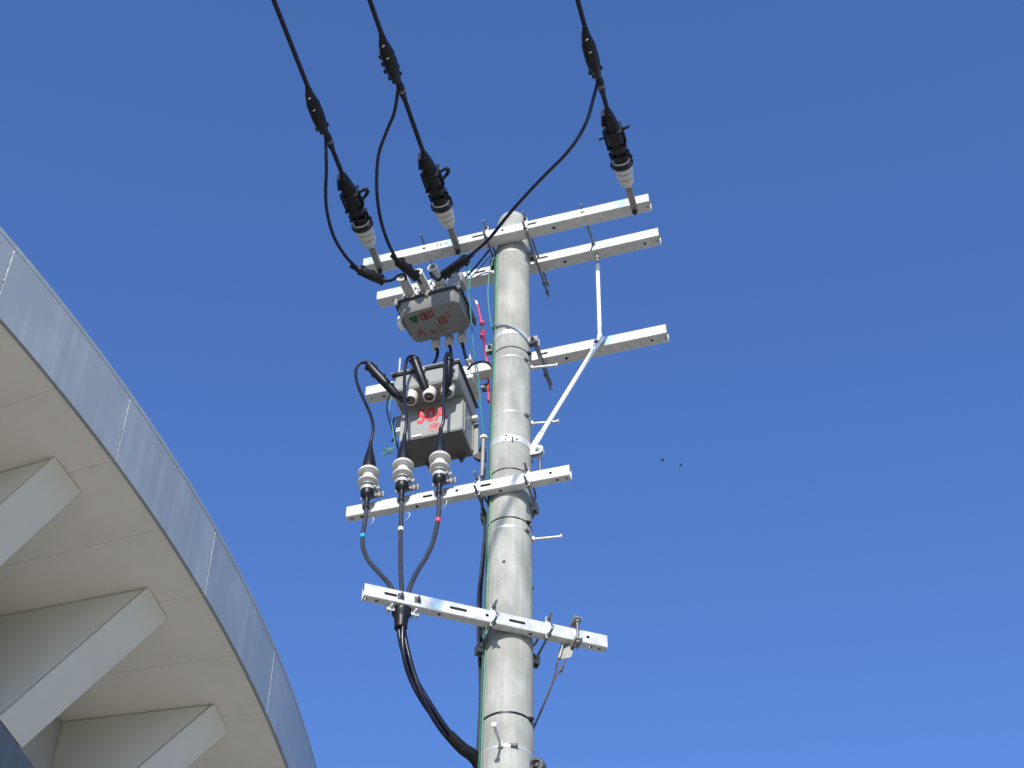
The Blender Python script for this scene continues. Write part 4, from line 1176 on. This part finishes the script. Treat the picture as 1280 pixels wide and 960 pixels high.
MB().box(m_ - A * 0.008 + N * 0.018 - Z * 0.006, A, N, Z, 0.018, 0.008, 0.022, 0.003).build('lever', 'bracket', rp, 35)

# ------------------------------------------------------------------ stay bracket and stay wire on the lowest arm
sB = A6[4](719); q = A6[1] + ea * sB
sb_ = thing('stay_bracket', 'galvanised strap bracket bolted on the right end of the lowest crossarm', 'bracket', q)
for dx, zz in ((0.0, 0.098), (0.0, -0.022)):
    c = q + ea * dx + Z * zz + en6 * 0.012
    MB().box(c, ea, en6, Z, 0.034, 0.07, 0.005, 0.001).box(c + ea * 0.0155, ea, en6, Z, 0.004, 0.07, 0.02, 0.001).box(c - ea * 0.0155, ea, en6, Z, 0.004, 0.07, 0.02, 0.001).cyl(c - Z * 0.012 + en6 * 0.02, c + Z * 0.014 + en6 * 0.02, 0.006, seg=10).nut(c + en6 * 0.02 - Z * 0.016, Z, 0.011, 0.010).build('strap', 'bracket', sb_, 35)
MB().cyl(q + en6 * 0.03 - Z * 0.03, q + en6 * 0.03 + Z * 0.105, 0.006, seg=10).build('tie_bolt', 'bolt', sb_, 40)
MB().cyl(q - en6 * 0.06 - Z * 0.03, q - en6 * 0.06 + Z * 0.105, 0.006, seg=10).build('tie_bolt', 'bolt', sb_, 40)
kq = (q - en6 * 0.022 - axis(q.z)).dot(N)
gp = [pk(x, y, kq) for x, y in ((703.5, 803), (719, 806), (713.5, 822), (697.5, 825))]
MB().hull([p_ + en6 * y_ for p_ in gp for y_ in (-0.003, 0.003)]).build('gusset', 'bracket', sb_, 30)
MB().hull([p_ + en6 * y_ + ea * x_ for p_ in (gp[0], gp[3]) for y_ in (-0.026, 0.022) for x_ in (-0.003, 0.002)]).build('flange', 'galv', sb_, 30)
sw = thing('stay_wire', 'thin brown stay wire in a V below the right end of the lowest crossarm', 'wire', pk(669, 905, -0.12))
j0 = pk(692, 850, kq)
for px, py in ((697.5, 822), (707, 826)):
    MB().tube([pk(px, py, kq), pk((px + 692) / 2 + (0.5 if px < 700 else 1), (py + 850) / 2, kq), j0], 0.0038, 8, 4).build('loop_leg', 'rust', sw, 40)
MB().tube([j0, pk(680, 880, -0.06), pk(667, 910, -0.12), pk(640, 972, -0.24)], 0.0048, 8, 6).build('strand', 'rust', sw, 40)
c = pk(701, 836, kq)
MB().hull([c + A * x + Z * z + N * y for x, z in ((-0.008, -0.02), (0.006, -0.012), (0.012, 0.012), (0.0, 0.018)) for y in (-0.006, 0.006)]).build('wire_clip', 'gasket', sw, 30)

# dark round fitting low on the right of the pole
c = pk(670.5, 958, 0.02)
ft = thing('round_fitting', 'dark round fitting on the right of the pole at the bottom edge', 'fitting', c)
MB().lathe(c - N * 0.05, N, [(0, 0.03), (0.004, 0.038), (0.06, 0.038), (0.066, 0.034), (0.067, 0.022), (0.058, 0.02), (0.057, 0.0)], 28).build('shell', 'gasket', ft, 40)
MB().lathe(c + N * 0.0, N, [(0, 0.014), (0.016, 0.013), (0.018, 0.0)], 20).build('core', 'black', ft, 40)

# ------------------------------------------------------------------ two far birds
for i, (px, py, roll) in enumerate(((828, 575.5, 8), (851, 582, 35))):
    p = CAM + ray(px, py) * 230
    t = thing('bird', ('tiny dark far-off bird, the left one of two in the sky', 'tiny dark far-off bird, the right one of two in the sky')[i], 'bird', p, 'far birds')
    rd = Vector((math.cos(R(roll)), 0.2, math.sin(R(roll)))).normalized()
    up = Vector((-math.sin(R(roll)), -0.35, math.cos(R(roll)))).normalized()
    MB().tube([p - rd * 0.24, p - rd * 0.12, p + rd * 0.05, p + rd * 0.17, p + rd * 0.25], [0.03, 0.075, 0.10, 0.07, 0.015], 10, 3).build('body', 'bird', t, 40)
    fw = rd.cross(up).normalized()
    for s in (-1, 1):
        MB().hull([p + rd * 0.09 + up * 0.01, p - rd * 0.09 + up * 0.01, p + fw * s * 0.25 + up * 0.16 + rd * 0.08, p + fw * s * 0.25 + up * 0.15 - rd * 0.07, p + fw * s * 0.55 + up * 0.10 - rd * 0.10, p + rd * 0.09 + up * 0.03, p - rd * 0.09 + up * 0.03]).build('wing', 'bird', t, 40)
